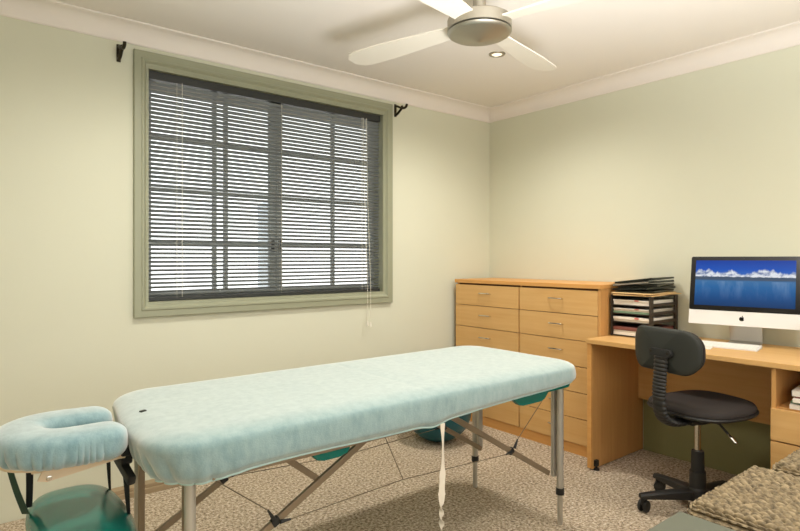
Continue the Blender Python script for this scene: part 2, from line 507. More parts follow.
# venetian blind
bl = thing('venetian_blind', 'charcoal grey venetian blind lowered over the window', 'blind', (1.535, YW + 0.03, WZ0))
BX0, BX1 = WX0 + 0.018, WX1 - 0.018
YB = YW + 0.030
b = B(); box(b, BX0, BX1, YB - 0.016, YB + 0.022, WZ1 - 0.055, WZ1 - 0.013, 0.002); obj('head_rail', b, 'rail_dark', bl)
b = B(); box(b, BX0, BX1, YB - 0.013, YB + 0.013, WZ0 + 0.014, WZ0 + 0.032, 0.003); obj('bottom_rail', b, 'rail_dark', bl)
b = B()
z = WZ0 + 0.040; pitch = 0.0222; tilt = math.radians(27)
while z < WZ1 - 0.06:
    rows = []
    for k in range(5):
        t = -1 + k / 2.0                        # -1 = room side
        yy = t * 0.0125
        zz = -yy * math.tan(tilt) + 0.0022 * (1 - t * t)
        rows.append((yy * math.cos(tilt), zz * 1.0))
    up = [[b.verts.new((x, YB + yy, z + zz)) for yy, zz in rows] for x in (BX0, BX1)]
    dn = [[b.verts.new((x, YB + yy, z + zz - 0.0005)) for yy, zz in rows] for x in (BX0, BX1)]
    for k in range(4):
        b.faces.new((up[0][k], up[0][k + 1], up[1][k + 1], up[1][k]))
        b.faces.new((dn[0][k], dn[1][k], dn[1][k + 1], dn[0][k + 1]))
    for k, r_ in ((0, 1), (4, -1)):
        b.faces.new((up[0][k], up[1][k], dn[1][k], dn[0][k]))
    z += pitch
obj('slats', b, 'slat', bl)
for x in (0.935, 1.545, 2.16):
    b = B()
    for dx, dy in ((0, -0.0145), (0, 0.0145)):
        tube(b, [(x + dx, YB + dy, WZ0 + 0.03), (x + dx, YB + dy, WZ1 - 0.05)], 0.0009, 6)
    obj('ladder_cord', b, 'cord', bl)
for x in (0.962, 2.128):
    b = B(); tube(b, [(x, YB - 0.0165, WZ0 + 0.03), (x, YB - 0.0165, WZ1 - 0.05)], 0.0013, 6); obj('lift_cord', b, 'cord', bl)
for x, zb in ((2.138, 0.745), (2.163, 0.738)):
    b = B(); tube(b, [(x, YB - 0.018, WZ1 - 0.05), (x, YB - 0.03, 1.6), (x, YB - 0.066, 1.0), (x, YB - 0.066, zb)], 0.0014, 6)
    pc = obj('pull_cord', b, 'cord', bl)
    b = B(); lathe(b, [(0, 0.022), (0.003, 0.022), (0.0065, 0.0), (0.006, -0.008), (0, -0.010)], (x, YB - 0.066, zb), 12); obj('tassel', b, 'cord', pc)

# curtain pole brackets left behind above the window corners
def bracket(x, z, label, mir=1):
    t = thing('curtain_bracket', label, 'bracket', (x, YW, z), 0, None)
    b = B(); box(b, x - 0.010, x + 0.010, YW - 0.006, YW, z - 0.048, z + 0.040, 0.003); obj('wall_plate', b, 'bronze', t)
    b = B()
    tube(b, bezier((x, YW - 0.003, z - 0.036), (x, YW - 0.03, z - 0.036), (x, YW - 0.05, z - 0.015), (x, YW - 0.072, z - 0.004)), 0.0085, 10)
    obj('arm', b, 'bronze', t)
    b = B(); tube(b, bezier((x, YW - 0.003, z + 0.026), (x, YW - 0.03, z + 0.024), (x, YW - 0.05, z + 0.006), (x, YW - 0.075, z - 0.002)), 0.0075, 10)
    obj('arm', b, 'bronze', t)
    b = B()
    pts = [(x, YW - 0.102 + 0.026 * math.cos(a), z + 0.014 + 0.020 * math.sin(a)) for a in [PI * 0.98 + PI * 1.0 * k / 12 for k in range(13)]]
    tube(b, pts, 0.0085, 10); obj('cup', b, 'bronze', t)
bracket(0.648, 2.205, 'dark bronze curtain pole bracket beside the window\'s upper left corner')
bracket(2.396, 2.206, 'dark bronze curtain pole bracket past the window\'s upper right corner, nearer the drawers')

# outside
b = B(); box(b, -6, 10, YW + 0.4, 14, -0.4, -0.3); struct('ground', b, 'paving')
b = B(); box(b, -1.5, 5, YW + TW, YW + 0.62, 2.27, 2.33); box(b, -1.5, 5, YW + 0.62, YW + 0.66, 2.22, 2.40); struct('roof_eave', b, 'eave')
b = B(); lathe(b, [(0, -0.3), (0.06, -0.3), (0.06, 1.66), (0.066, 1.66), (0.066, 1.70), (0, 1.715)], (2.33, 5.0, 0), 20)
obj('garden_post', b, 'post', None, 'pale blue-grey round post standing outside the window', 'post', base=(2.33, 5.0, -0.3)) if False else obj('garden_post', b, 'post', None, 'pale blue-grey round post standing outside the window', 'post')

# ------------------------------------------------------------------ ceiling fan (at rest)
FX, FY = 1.655, 1.565
fan = thing('ceiling_fan', 'brushed nickel ceiling fan with four white blades', 'fan', (FX, FY, 2.35))
b = B(); lathe(b, [(0, 0.0), (0.062, 0.0), (0.060, -0.035), (0.040, -0.055), (0, -0.055)], (FX, FY, 2.35), 32); obj('canopy', b, 'nickel', fan)
b = B(); lathe(b, [(0.026, -0.05), (0.026, -0.21)], (FX, FY, 2.35), 20); obj('downrod', b, 'nickel', fan)
b = B(); lathe(b, [(0, 2.146), (0.06, 2.148), (0.118, 2.144), (0.127, 2.138), (0.128, 2.134), (0.128, 2.095), (0.124, 2.092), (0, 2.092)], (FX, FY, 0), 64); obj('motor_housing', b, 'nickel', fan)
b = B(); lathe(b, [(0.12, 2.092), (0.12, 2.0885)], (FX, FY, 0), 48); obj('shadow_ring', b, 'black', fan)
b = B(); lathe(b, [(0.0, 2.0885), (0.126, 2.0885), (0.128, 2.086), (0.124, 2.080), (0.114, 2.074), (0.06, 2.061), (0.006, 2.0485), (0.0, 2.048)], (FX, FY, 0), 64); obj('lower_cover', b, 'nickel', fan)
for k in range(4):
    a = math.radians(104 + 90 * k)
    R = Matrix.Translation((FX, FY, 2.116)) @ Matrix.Rotation(a, 4, 'Z') @ Matrix.Rotation(math.radians(9), 4, 'X')
    n = 16; out = []
    up = []; lo = []
    for i in range(n + 1):
        t = i / n; rr = 0.115 + (0.69 - 0.115) * t
        w = 0.040 + 0.026 * min(1, t * 1.6)
        if t > 0.88: w *= math.sqrt(max(0.0, 1 - ((t - 0.88) / 0.125) ** 2)) * 0.9 + 0.1
        up.append((rr, w)); lo.append((rr, -w))
    poly = up + lo[::-1]
    b = B(); prism(b, poly[::-1], 0.006, R); bl_ = obj('blade', b, 'fan_blade', fan)
    b = B(); prism(b, [(0.10, -0.022), (0.20, -0.030), (0.26, -0.026), (0.26, 0.026), (0.20, 0.030), (0.10, 0.022)], 0.004, R @ Matrix.Translation((0, 0, 0.0065))); obj('blade_arm', b, 'nickel', bl_)

# downlight
DX, DY = 2.438, 2.168
dl = thing('recessed_downlight', 'small round recessed downlight in the ceiling beside the fan', 'light', (DX, DY, ZC))
b = B(); lathe(b, [(0.030, -0.001), (0.032, -0.006), (0.040, -0.007), (0.046, -0.004), (0.047, 0.0)], (DX, DY, ZC), 32); obj('trim_ring', b, 'nickel', dl)
b = B(); lathe(b, [(0, -0.0035), (0.030, -0.0025)], (DX, DY, ZC), 24); obj('lamp', b, 'lamp', dl)

# ------------------------------------------------------------------ chest of drawers
CX0, CX1, CY0, CY1, CH = 2.93, XW - 0.004, 1.814, 3.010, 1.028
ch = thing('chest_of_drawers', 'wide beech chest with two columns of six drawers in the corner', 'chest of drawers', ((CX0 + CX1) / 2, (CY0 + CY1) / 2, 0))
b = B()
box(b, CX0, CX1, CY0, CY0 + 0.018, 0, CH - 0.026, 0.001); box(b, CX0 + 0.02, CX1, CY1 - 0.018, CY1, 0, CH - 0.026, 0.001)
box(b, CX0 + 0.02, CX1, (CY0 + CY1) / 2 - 0.008, (CY0 + CY1) / 2 + 0.008, 0.065, CH - 0.026); box(b, CX1 - 0.012, CX1, CY0 + 0.018, CY1 - 0.018, 0.02, CH - 0.026)
obj('carcass', b, 'beech_v', ch)
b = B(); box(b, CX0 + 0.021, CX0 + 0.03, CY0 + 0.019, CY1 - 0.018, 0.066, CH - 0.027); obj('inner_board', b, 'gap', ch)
b = B(); box(b, CX0 - 0.006, CX1, CY0 - 0.002, CY1 + 0.006, CH - 0.026, CH, 0.003); obj('top', b, 'beech_edge', ch)
b = B(); box(b, CX0 + 0.012, CX0 + 0.028, CY0 + 0.019, CY1, 0.0, 0.062); obj('plinth', b, 'beech_edge', ch)
ymid = (CY0 + CY1) / 2 + 0.003
for (y0, y1) in ((ymid + 0.004, CY1), (CY0 + 0.021, ymid - 0.006)):
    for k in range(6):
        z0 = 0.066 + k * 0.1555
        b = B(); box(b, CX0, CX0 + 0.019, y0, y1, z0 + 0.0015, z0 + 0.1540 - 0.001 - (0.006 if k == 5 else 0), 0.0012)
        d = obj('drawer', b, 'beech_h', ch)
        yc = (y0 + y1) / 2; zc = z0 + 0.092
        b = B()
        pts = [(CX0, yc - 0.048, zc - 0.004)] + bezier((CX0 - 0.012, yc - 0.048, zc - 0.003), (CX0 - 0.026, yc - 0.046, zc), (CX0 - 0.028, yc - 0.03, zc), (CX0 - 0.028, yc, zc), 5) \
            + bezier((CX0 - 0.028, yc, zc), (CX0 - 0.028, yc + 0.03, zc), (CX0 - 0.026, yc + 0.046, zc), (CX0 - 0.012, yc + 0.048, zc - 0.003), 5)[1:] + [(CX0, yc + 0.048, zc - 0.004)]
        tube(b, pts, 0.0042, 8); obj('handle', b, 'chrome', d)

# ------------------------------------------------------------------ desk
DX0, DX1, DY0, DY1, DZ = 2.765, XW - 0.013, 0.30, 1.808, 0.732
dk = thing('desk', 'beech desk against the wall right of the drawers', 'desk', ((DX0 + DX1) / 2, (DY0 + DY1) / 2, 0))
b = B(); box(b, DX0, DX1, DY0, DY1, DZ - 0.025, DZ, 0.004); obj('desktop', b, 'beech_h', dk)
b = B(); box(b, DX0 + 0.025, DX1, DY1 - 0.028, DY1 - 0.003, 0.006, DZ - 0.025, 0.001); sp = obj('side_panel', b, 'beech_v', dk)
b = B(); box(b, DX0 + 0.012, DX0 + 0.026, DY1 - 0.0285, DY1 - 0.0025, 0.012, DZ - 0.025, 0.002); obj('edge_strip', b, 'beech_edge', sp)
for x in (DX0 + 0.05,):
    b = B(); box(b, x - 0.014, x + 0.014, DY1 - 0.046, DY1 - 0.028, 0.02, 0.055, 0.003); lathe(b, [(0, 0.0), (0.017, 0.0), (0.017, 0.008), (0.006, 0.012), (0.006, 0.03)], (x, DY1 - 0.037, 0), 16)
    obj('levelling_foot', b, 'black', dk)
b = B(); box(b, DX1 - 0.055, DX1 - 0.037, 0.905, DY1 - 0.028, 0.325, DZ - 0.025, 0.001); obj('modesty_panel', b, 'beech_h', dk)
PY0, PY1, PX0 = 0.42, 0.905, DX0 + 0.022
b = B()
box(b, PX0, DX1 - 0.02, PY1 - 0.018, PY1, 0.03, DZ - 0.025, 0.001); box(b, PX0, DX1 - 0.02, PY0, PY0 + 0.018, 0.03, DZ - 0.025, 0.001)
box(b, PX0 + 0.01, DX1 - 0.02, PY0 + 0.018, PY1 - 0.018, 0.520, 0.538); box(b, DX1 - 0.035, DX1 - 0.02, PY0 + 0.018, PY1 - 0.018, 0.03, DZ - 0.025)
box(b, PX0 + 0.012, DX1 - 0.02, PY0 + 0.018, PY1 - 0.018, 0.03, 0.05)
obj('pedestal', b, 'beech_v', dk)
for z0, z1 in ((0.395, 0.534), (0.245, 0.392), (0.052, 0.242)):
    b = B(); box(b, PX0 - 0.016, PX0 + 0.002 if False else PX0 - 0.001, PY0 + 0.002, PY1 - 0.002, z0 + 0.0015, z1 - 0.0015, 0.0012); d = obj('drawer', b, 'beech_h', dk)
    yc = (PY0 + PY1) / 2; zc = (z0 + z1) / 2 + 0.01
    b = B(); tube(b, [(PX0 - 0.016, yc - 0.048, zc)] + bezier((PX0 - 0.03, yc - 0.048, zc), (PX0 - 0.044, yc - 0.03, zc), (PX0 - 0.044, yc + 0.03, zc), (PX0 - 0.03, yc + 0.048, zc), 8) + [(PX0 - 0.016, yc + 0.048, zc)], 0.0042, 8)
    obj('handle', b, 'chrome', d)

# magazines in the open pigeonhole
zz = 0.5388
mags = [('paper', 'white paper pile lowest in the desk pigeonhole', 0.012, 0.0, 0.03), ('greenp', 'green-edged magazine low in the pigeonhole paper pile', 0.006, 0.02, 0.06),
        ('paper', 'white magazine second from the top of the pigeonhole pile', 0.010, -0.005, 0.12), ('maroon', 'thin red-covered booklet showing its edge in the pigeonhole pile', 0.004, 0.012, 0.18),
        ('paper', 'white sheet stack uppermost in the desk pigeonhole', 0.014, 0.004, 0.10)]
for i, (m_, lab, th, off, ang) in enumerate(mags):
    b = B(); R = Matrix.Rotation(ang, 4, 'Z')
    cx, cy = PX0 + 0.155 + off, 0.752 + off * 0.3
    box(b, cx - 0.145, cx + 0.145, cy - 0.092, cy + 0.092, zz, zz + th * 1.7, 0.001, 1, R)
    obj('magazine', b, m_, None, lab, 'magazine', 'papers in the desk pigeonhole')
    zz += th * 1.7 + 0.0005

# ------------------------------------------------------------------ letter trays, papers and folders on the desk
TX0, TX1, TY0, TY1, TZ0, TZ1 = 3.005, 3.318, 1.556, 1.800, DZ, DZ + 0.238
tr = thing('letter_tray', 'dark four-tier letter tray standing on the desk beside the drawers', 'letter tray', ((TX0 + TX1) / 2, (TY0 + TY1) / 2, DZ))
for x0, x1, y0, y1 in ((TX0, TX0 + 0.022, TY1 - 0.010, TY1), (TX1 - 0.022, TX1, TY1 - 0.010, TY1), (TX0, TX0 + 0.030, TY0, TY0 + 0.012), (TX1 - 0.030, TX1, TY0, TY0 + 0.012)):
    b = B(); box(b, x0, x1, y0, y1, TZ0, TZ1, 0.001); obj('corner_post', b, 'tray', tr)
b = B(); box(b, TX0 + 0.022, TX1 - 0.022, TY1 - 0.006, TY1 - 0.001, TZ0, TZ1); obj('side_panel', b, 'tray', tr)
tiers = [TZ0 + 0.004, TZ0 + 0.082, TZ0 + 0.130, TZ0 + 0.178]
for z0 in tiers + [TZ1 - 0.006]:
    b = B(); box(b, TX0 + 0.004, TX1 - 0.004, TY0 + 0.003, TY1 - 0.006, z0, z0 + 0.004, 0.001)
    if z0 < TZ1 - 0.02:
        box(b, TX0 + 0.03, TX1 - 0.03, TY0 + 0.002, TY0 + 0.006, z0, z0 + 0.018, 0.001)
    obj('shelf', b, 'tray', tr)
spec = [(0, [('paper', 0.018), ('paper2', 0.010), ('maroon', 0.020)], 'thick pile of papers with a maroon cover in the lowest letter tray'),
        (1, [('paper2', 0.012), ('paper', 0.016)], 'white papers with a red tab in the letter tray, second tier from the bottom'),
        (2, [('greenp', 0.012), ('paper2', 0.010), ('paper', 0.006)], 'papers with a greenish cover in the letter tray\'s third tier up'),
        (3, [('paper', 0.020), ('paper', 0.010)], 'white papers with a red tab in the topmost letter tray tier')]
for k, layers, lab in spec:
    z0 = tiers[k] + 0.0045
    ps = thing('paper_stack', lab, 'papers', ((TX0 + TX1) / 2, (TY0 + TY1) / 2, z0), 0, 'paper piles in the letter tray')
    for j, (m_, th) in enumerate(layers):
        b = B(); sh = random.uniform(-0.004, 0.004)
        box(b, TX0 + 0.006 + abs(sh), TX1 - 0.020, TY0 + 0.015, TY1 - 0.014 + sh * 0.5, z0, z0 + th - 0.0008, 0.0012, 1)
        ly = obj('sheets', b, m_, ps)
        if j == len(layers) - 1 and k > 0:
            b = B(); box(b, TX0 + 0.004, TX0 + 0.0062, TY0 + 0.075, TY0 + 0.098, z0 + th * 0.4, z0 + th * 0.9); obj('tab', b, 'red', ly)
        z0 += th
zz = TZ1 - 0.0015
for i, (ang, dx, th, tilt, lab) in enumerate(((0.10, 0.0, 0.005, 0, 'manila folder lying lowest on top of the letter tray'), (-0.16, 0.018, 0.005, 0, 'skewed manila folder in the middle of those on the letter tray'), (0.05, -0.004, 0.006, 0, 'manila folder uppermost of three, right under the black folders'))):
    b = B(); R = Matrix.Rotation(ang, 4, 'Z')
    cx, cy = (TX0 + TX1) / 2 + dx, (TY0 + TY1) / 2 + 0.0
    box(b, cx - 0.165, cx + 0.165, cy - 0.115, cy + 0.112, zz, zz + th, 0.001, 1, R)
    obj('manila_folder', b, 'manila', None, lab, 'folder', 'manila folders on the letter tray')
    zz += th + 0.0004
fl = [('folder2', 0.008, 0.12, 0.015, 'thin black folder lowest of the dark pile on the letter tray'), ('folder', 0.012, -0.05, 0.0, 'black folder second from the bottom of the dark pile'),
      ('folder2', 0.009, 0.16, 0.03, 'dark olive folder sticking out furthest from the dark pile'), ('folder', 0.012, 0.02, -0.005, 'black ring folder second from the top of the dark pile'), ('folder', 0.010, 0.06, 0.006, 'black folder topmost of the pile on the letter tray')]
tl = 0.0
hx, hy = 0.150, 0.112
for i, (m_, th, ang, dx, lab) in enumerate(fl):
    tl += math.radians(1.5)                      # binders heap up towards their spines
    zc = zz + th / 2 + hy * math.sin(tl)
    R = Matrix.Translation(((TX0 + TX1) / 2 + dx - 0.002, (TY0 + TY1) / 2 + 0.004, zc)) @ Matrix.Rotation(ang, 4, 'Z') @ Matrix.Rotation(-tl, 4, 'X')
    def cov(b, *a):
        t = bmesh.new(); box(t, *a); bmesh.ops.transform(t, matrix=R, verts=t.verts); merge(b, t)
    b = B()
    cov(b, -hx, hx, -hy, hy, -th / 2, -th / 2 + 0.0016, 0.0005, 1); cov(b, -hx, hx, -hy, hy, th / 2 - 0.0016, th / 2, 0.0005, 1)
    cov(b, -hx, hx, -hy, -hy + 0.003, -th / 2, th / 2, 0.0005, 1)
    t = obj('ring_folder', b, m_, None, lab, 'folder', 'dark folders piled on the letter tray')
    b = B(); cov(b, -hx + 0.006, hx - 0.006, -hy + 0.006, hy - 0.006, -th / 2 + 0.0018, th / 2 - 0.0018); obj('pages', b, 'paper2' if i == 3 else m_, t)
    zz += th + 0.0018

# ------------------------------------------------------------------ computer
IM = (3.205, 1.168, DZ - 0.006 + 0.006); IR = math.radians(11)
im = thing('desktop_computer', 'silver all-in-one computer showing a lake wallpaper on the desk', 'computer', IM, IR)
# local frame: -x faces the chair, y to the left seen from the front
TL = math.radians(-12)
P = Matrix.Translation((-0.010, 0, 0.279)) @ Matrix.Rotation(-TL, 4, 'Y') @ Matrix.Scale(0.94, 4)
def pbox(b, x0, x1, y0, y1, z0, z1, bev=0.002, seg=2):
    t = bmesh.new(); box(t, x0, x1, y0, y1, z0, z1, bev, seg); bmesh.ops.transform(t, matrix=P, verts=t.verts); merge(b, t)
W2 = 0.264
# curved aluminium back
b = B()
poly = []
for sgn in (1,):
    pass
rows = []
for (dx, sc) in ((0.0, 1.0), (0.006, 0.998), (0.020, 0.93), (0.030, 0.75), (0.036, 0.4)):
    rows.append([b.verts.new(P @ Vector((dx, y * sc, z * sc))) for y, z in rrect(W2, 0.194, 0.010, 5)])
for a, c in zip(rows, rows[1:]):
    n = len(a)
    for k in range(n): b.faces.new((a[k], a[(k + 1) % n], c[(k + 1) % n], c[k]))
b.faces.new(rows[0][::-1]); b.faces.new(rows[-1])
obj('back_shell', b, 'white_al', im, local=True)
b = B(); prism(b, rrect(W2, 0.154, 0.010, 6), 0.004, P @ Matrix.Translation((-0.0045, 0, 0.040)) @ Matrix(((0, 0, 1, 0), (1, 0, 0, 0), (0, 1, 0, 0), (0, 0, 0, 1))), bev=0.0008); fr = obj('screen_glass', b, 'bezel', im, local=True)
b = B(); pbox(b, -0.0062, -0.0047, -0.2385, 0.2385, 0.040 - 0.127, 0.040 + 0.131, 0); obj('display', b, 'screen', im, local=True)
b = B(); pbox(b, -0.0046, 0.0, -W2, W2, -0.194, -0.115, 0.0015); cn = obj('chin', b, 'white_al', im, local=True)
b = B()
t = bmesh.new(); lathe(t, [(0, 0), (0.0025, 0), (0.0025, 0.001), (0, 0.001)], (0, 0, 0), 12, Matrix.Rotation(-PI / 2, 4, 'Y')); bmesh.ops.transform(t, matrix=P @ Matrix.Translation((-0.0047, 0, 0.183)), verts=t.verts); merge(b, t)
obj('camera_lens', b, 'black', im, local=True)
# fruit shaped logo: body with a bite, and a leaf; (u to the right seen from the front, v up)
def apple():
    pts = []
    R_ = []
    n = 48
    for k in range(n):
        a = 2 * PI * k / n
        x = math.cos(a); y = math.sin(a)
        r = 1.0 + 0.06 * math.cos(2 * a) - 0.20 * math.exp(-((a - PI / 2) / 0.32) ** 2) - 0.10 * math.exp(-((a - 1.5 * PI) / 0.25) ** 2) + 0.06 * math.exp(-((a - 0.9) / 0.4) ** 2) + 0.06 * math.exp(-((a - 2.24) / 0.4) ** 2)
        px, py = 0.95 * r * x, r * y
        bx, by, br = 1.16, 0.14, 0.46
        if (px - bx) ** 2 + (py - by) ** 2 < br * br:
            # pull onto the bite circle
            dx, dy = px - bx, py - by
            L_ = math.hypot(dx, dy) or 1
            px = bx - math.sqrt(max(0.0, br * br - (py - by) ** 2))
        pts.append((px, py))
    return pts
s = 0.0125
def logo_mat(u0=0, v0=0, rot=0):
    # u -> -y (right seen from the front is -y), v -> z, thickness -> -x
    return P @ Matrix.Translation((-0.0046, 0, -0.155)) @ Matrix(((0, 0, -1, 0), (-1, 0, 0, 0), (0, 1, 0, 0), (0, 0, 0, 1))) @ Matrix.Translation((u0, v0, 0)) @ Matrix.Rotation(rot, 4, 'Z')
b = B(); prism(b, [(s * x, s * y) for x, y in apple()], 0.0006, logo_mat())
leaf = [(0.42 * s * math.sin(t_) ** 1 * 0.45, s * 0.62 * t_ / PI) for t_ in [PI * k / 8 for k in range(9)]] + [(-0.42 * s * math.sin(t_) * 0.45, s * 0.62 * t_ / PI) for t_ in [PI * k / 8 for k in range(7, 0, -1)]]
prism(b, leaf, 0.0006, logo_mat(0.02 * s, 0.98 * s, -0.6))
obj('logo', b, 'bezel', cn, local=True)
# stand: foot plate and bent neck
b = B()
sec = [(-0.105, 0.0), (-0.105, 0.005), (0.050, 0.006), (0.068, 0.012), (0.064, 0.05), (0.040, 0.19), (0.033, 0.20), (0.030, 0.19), (0.052, 0.05), (0.048, 0.014)]
prof = [(-0.065, 0.0055), (0.065, 0.0055), (0.076, 0.012), (0.070, 0.05), (0.030, 0.20)]
def strip(b, prof, hw, th):
    ra, rb = [], []
    for (x, z_) in prof:
        ra.append((b.verts.new((x, -hw, z_)), b.verts.new((x, hw, z_))))
    back = []
    for i, (x, z_) in enumerate(prof):
        if i < 2: rb.append((x, z_ - th))
        elif i == 2: rb.append((x + th, z_ - th))
        else: rb.append((x + th, z_))
    rbv = [(b.verts.new((x, -hw, z_)), b.verts.new((x, hw, z_))) for x, z_ in rb]
    for i in range(len(prof) - 1):
        b.faces.new((ra[i][0], ra[i + 1][0], ra[i + 1][1], ra[i][1])); b.faces.new((rbv[i][0], rbv[i][1], rbv[i + 1][1], rbv[i + 1][0]))
        b.faces.new((ra[i][0], rbv[i][0], rbv[i + 1][0], ra[i + 1][0])); b.faces.new((ra[i][1], ra[i + 1][1], rbv[i + 1][1], rbv[i][1]))
    for i in (0, -1): b.faces.new((ra[i][0], ra[i][1], rbv[i][1], rbv[i][0]))
strip(b, prof, 0.074, 0.0055)
obj('stand', b, 'stand_al', im, local=True, smooth=25)

# keyboard
KB = (3.060, 1.190, DZ); KR = math.radians(9)
kb = thing('keyboard', 'slim white keyboard lying in front of the computer', 'keyboard', KB, KR)
b = B()
poly = [(-0.056, 0.0), (0.060, 0.0), (0.066, 0.004), (0.066, 0.012), (0.060, 0.0165), (0.052, 0.0135), (-0.056, 0.005)]
prism(b, poly, 0.282, Matrix(((1, 0, 0, 0), (0, 0, -1, 0.141), (0, 1, 0, 0), (0, 0, 0, 1))), bev=0.0008)
obj('body', b, 'white_al', kb, local=True)
b = B()
slope = (0.0135 - 0.005) / 0.108
for r_ in range(6):
    n = 14
    for k in range(n):
        if r_ == 0 and 4 <= k <= 7: continue
        x = -0.045 + r_ * 0.0185; y = -0.133 + k * 0.0190
        zt = 0.005 + (x + 0.056) * slope
        box(b, x - 0.0078, x + 0.0078, y, y + 0.0165, zt + 0.0002, zt + 0.0022, 0.0006, 1)
x = -0.045; zt = 0.005 + (x + 0.056) * slope
box(b, x - 0.0078, x + 0.0078, -0.133 + 4 * 0.019, -0.133 + 7 * 0.019 + 0.0165, zt + 0.0002, zt + 0.0022, 0.0006, 1)
obj('keys', b, 'key', kb, local=True)
# notepad left of the keyboard
b = B(); R = Matrix.Rotation(0.25, 4, 'Z'); box(b, 2.935 - 0.045, 2.935 + 0.045, 1.285 - 0.07, 1.285 + 0.07, DZ, DZ + 0.006, 0.001, 1, R)
obj('notepad', b, 'paper', None, 'thin white notepad on the desk at the keyboard\'s left end', 'notepad')
# small dark speaker at the edge of the view
sk = thing('speaker', 'narrow dark speaker box on the desk right of the computer', 'speaker', (3.19, 0.838, DZ))
b = B(); box(b, 3.14, 3.24, 0.80, 0.876, DZ, DZ + 0.135, 0.005); obj('cabinet', b, 'tray', sk)
b = B(); box(b, 3.1365, 3.14, 0.806, 0.87, DZ + 0.008, DZ + 0.127, 0.001); obj('grille', b, 'black_tex', sk)

# ------------------------------------------------------------------ office chair
CHX, CHY, CHR = 2.71, 1.180, math.radians(-15)
oc = thing('office_chair', 'black swivel office chair with bellows back post at the desk', 'office chair', (CHX, CHY, 0), CHR)
def L(b, name, m, par=oc, smooth=40): return obj(name, b, m, par, local=True, smooth=smooth)
base_b = B()
lathe(base_b, [(0, 0.060), (0.040, 0.060), (0.046, 0.075), (0.044, 0.105), (0.036, 0.120), (0, 0.122)], (0, 0, 0), 24)
angs = [math.radians(a) - CHR for a in (141, 69, -3, -75, -147)]
LEN = 0.255
for a in angs:
    d = Vector((math.cos(a), math.sin(a), 0)); s_ = Vector((-d.y, d.x, 0))
    secs = [(0.02, 0.030, 0.068, 0.112), (0.12, 0.024, 0.068, 0.104), (LEN - 0.03, 0.019, 0.066, 0.092), (LEN + 0.012, 0.016, 0.066, 0.086)]
    rows = []
    for t_, w, z0, z1 in secs:
        c = d * t_
        rows.append([base_b.verts.new(c + s_ * w * k1 + Vector((0, 0, zz_))) for k1, zz_ in ((-1, z0), (1, z0), (1, z1 - 0.008), (0.6, z1), (-0.6, z1), (-1, z1 - 0.008))])
    for p, q in zip(rows, rows[1:]):
        for k in range(6): base_b.faces.new((p[k], p[(k + 1) % 6], q[(k + 1) % 6], q[k]))
    base_b.faces.new(rows[0][::-1]); base_b.faces.new(rows[-1])
bs = L(base_b, 'star_base', 'black')
for a in angs:
    d = Vector((math.cos(a), math.sin(a), 0)); c = d * LEN
    b = B(); tube(b, [c + Vector((0, 0, 0.035)), c + Vector((0, 0, 0.070))], 0.008, 10)
    ra = a + 0.7; ax = Vector((-math.sin(ra), math.cos(ra), 0)); c2 = c - Vector((math.cos(ra), math.sin(ra), 0)) * 0.012
    for sg in (-1, 1):
        R = Matrix.Rotation(ra, 4, 'Z') @ Matrix.Rotation(PI / 2, 4, 'X')
        lathe(b, [(0, -0.009), (0.018, -0.009), (0.026, -0.006), (0.0275, 0), (0.026, 0.006), (0.018, 0.009), (0, 0.009)], c2 + ax * sg * 0.013 + Vector((0, 0, 0.0275)), 20, R)
    box(b, c2.x - 0.012, c2.x + 0.012, c2.y - 0.012, c2.y + 0.012, 0.030, 0.058, 0.005)
    L(b, 'caster', 'black', bs)
b = B(); lathe(b, [(0.036, 0.115), (0.035, 0.190), (0.0345, 0.194), (0.029, 0.196), (0.027, 0.285), (0.025, 0.289), (0, 0.289)], (0, 0, 0), 28); L(b, 'column_sleeve', 'black')
b = B(); lathe(b, [(0.0135, 0.28), (0.0135, 0.44)], (0, 0, 0), 20); L(b, 'gas_lift', 'chrome')
# mechanism plate
b = B(); box(b, -0.12, 0.10, -0.07, 0.07, 0.432, 0.454, 0.006); box(b, -0.05, 0.05, -0.05, 0.05, 0.422, 0.436, 0.004); L(b, 'mechanism', 'black')
# seat: shell and cushion share one rounded outline
def seat_outline(sc=1.0, n=72):
    pts = []
    for k in range(n):
        a = 2 * PI * k / n
        c, s_ = math.cos(a), math.sin(a)
        e = 2.6 if c > 0 else 3.2
        r = (abs(c) ** e + abs(s_) ** e) ** (-1 / e)
        x = r * c * 0.205; y = r * s_ * 0.205
        pts.append((x * sc + 0.030, y * sc))
    return pts
def seat_z(x, y):
    return 0.010 * (x / 0.2) ** 2 * (1 if x < 0 else 1.6) + 0.010 * (abs(y) / 0.21) ** 2
def slab(levels):
    b = B(); rows = []
    for sc, z_ in levels:
        rows.append([b.verts.new((x, y, z_ + seat_z(x, y))) for x, y in seat_outline(sc)])
    n = len(rows[0])
    for p, q in zip(rows, rows[1:]):
        for k in range(n): b.faces.new((p[k], p[(k + 1) % n], q[(k + 1) % n], q[k]))
    b.faces.new(rows[0][::-1]); b.faces.new(rows[-1]); return b
L(slab([(0.55, 0.454), (0.88, 0.458), (1.0, 0.466), (1.02, 0.472), (1.0, 0.478), (0.8, 0.480)]), 'seat_shell', 'black')
L(slab([(0.9, 0.474), (0.985, 0.480), (0.99, 0.489), (0.96, 0.500), (0.88, 0.508), (0.7, 0.512), (0.45, 0.510), (0.2, 0.508)]), 'seat_cushion', 'black_fab', smooth=60)
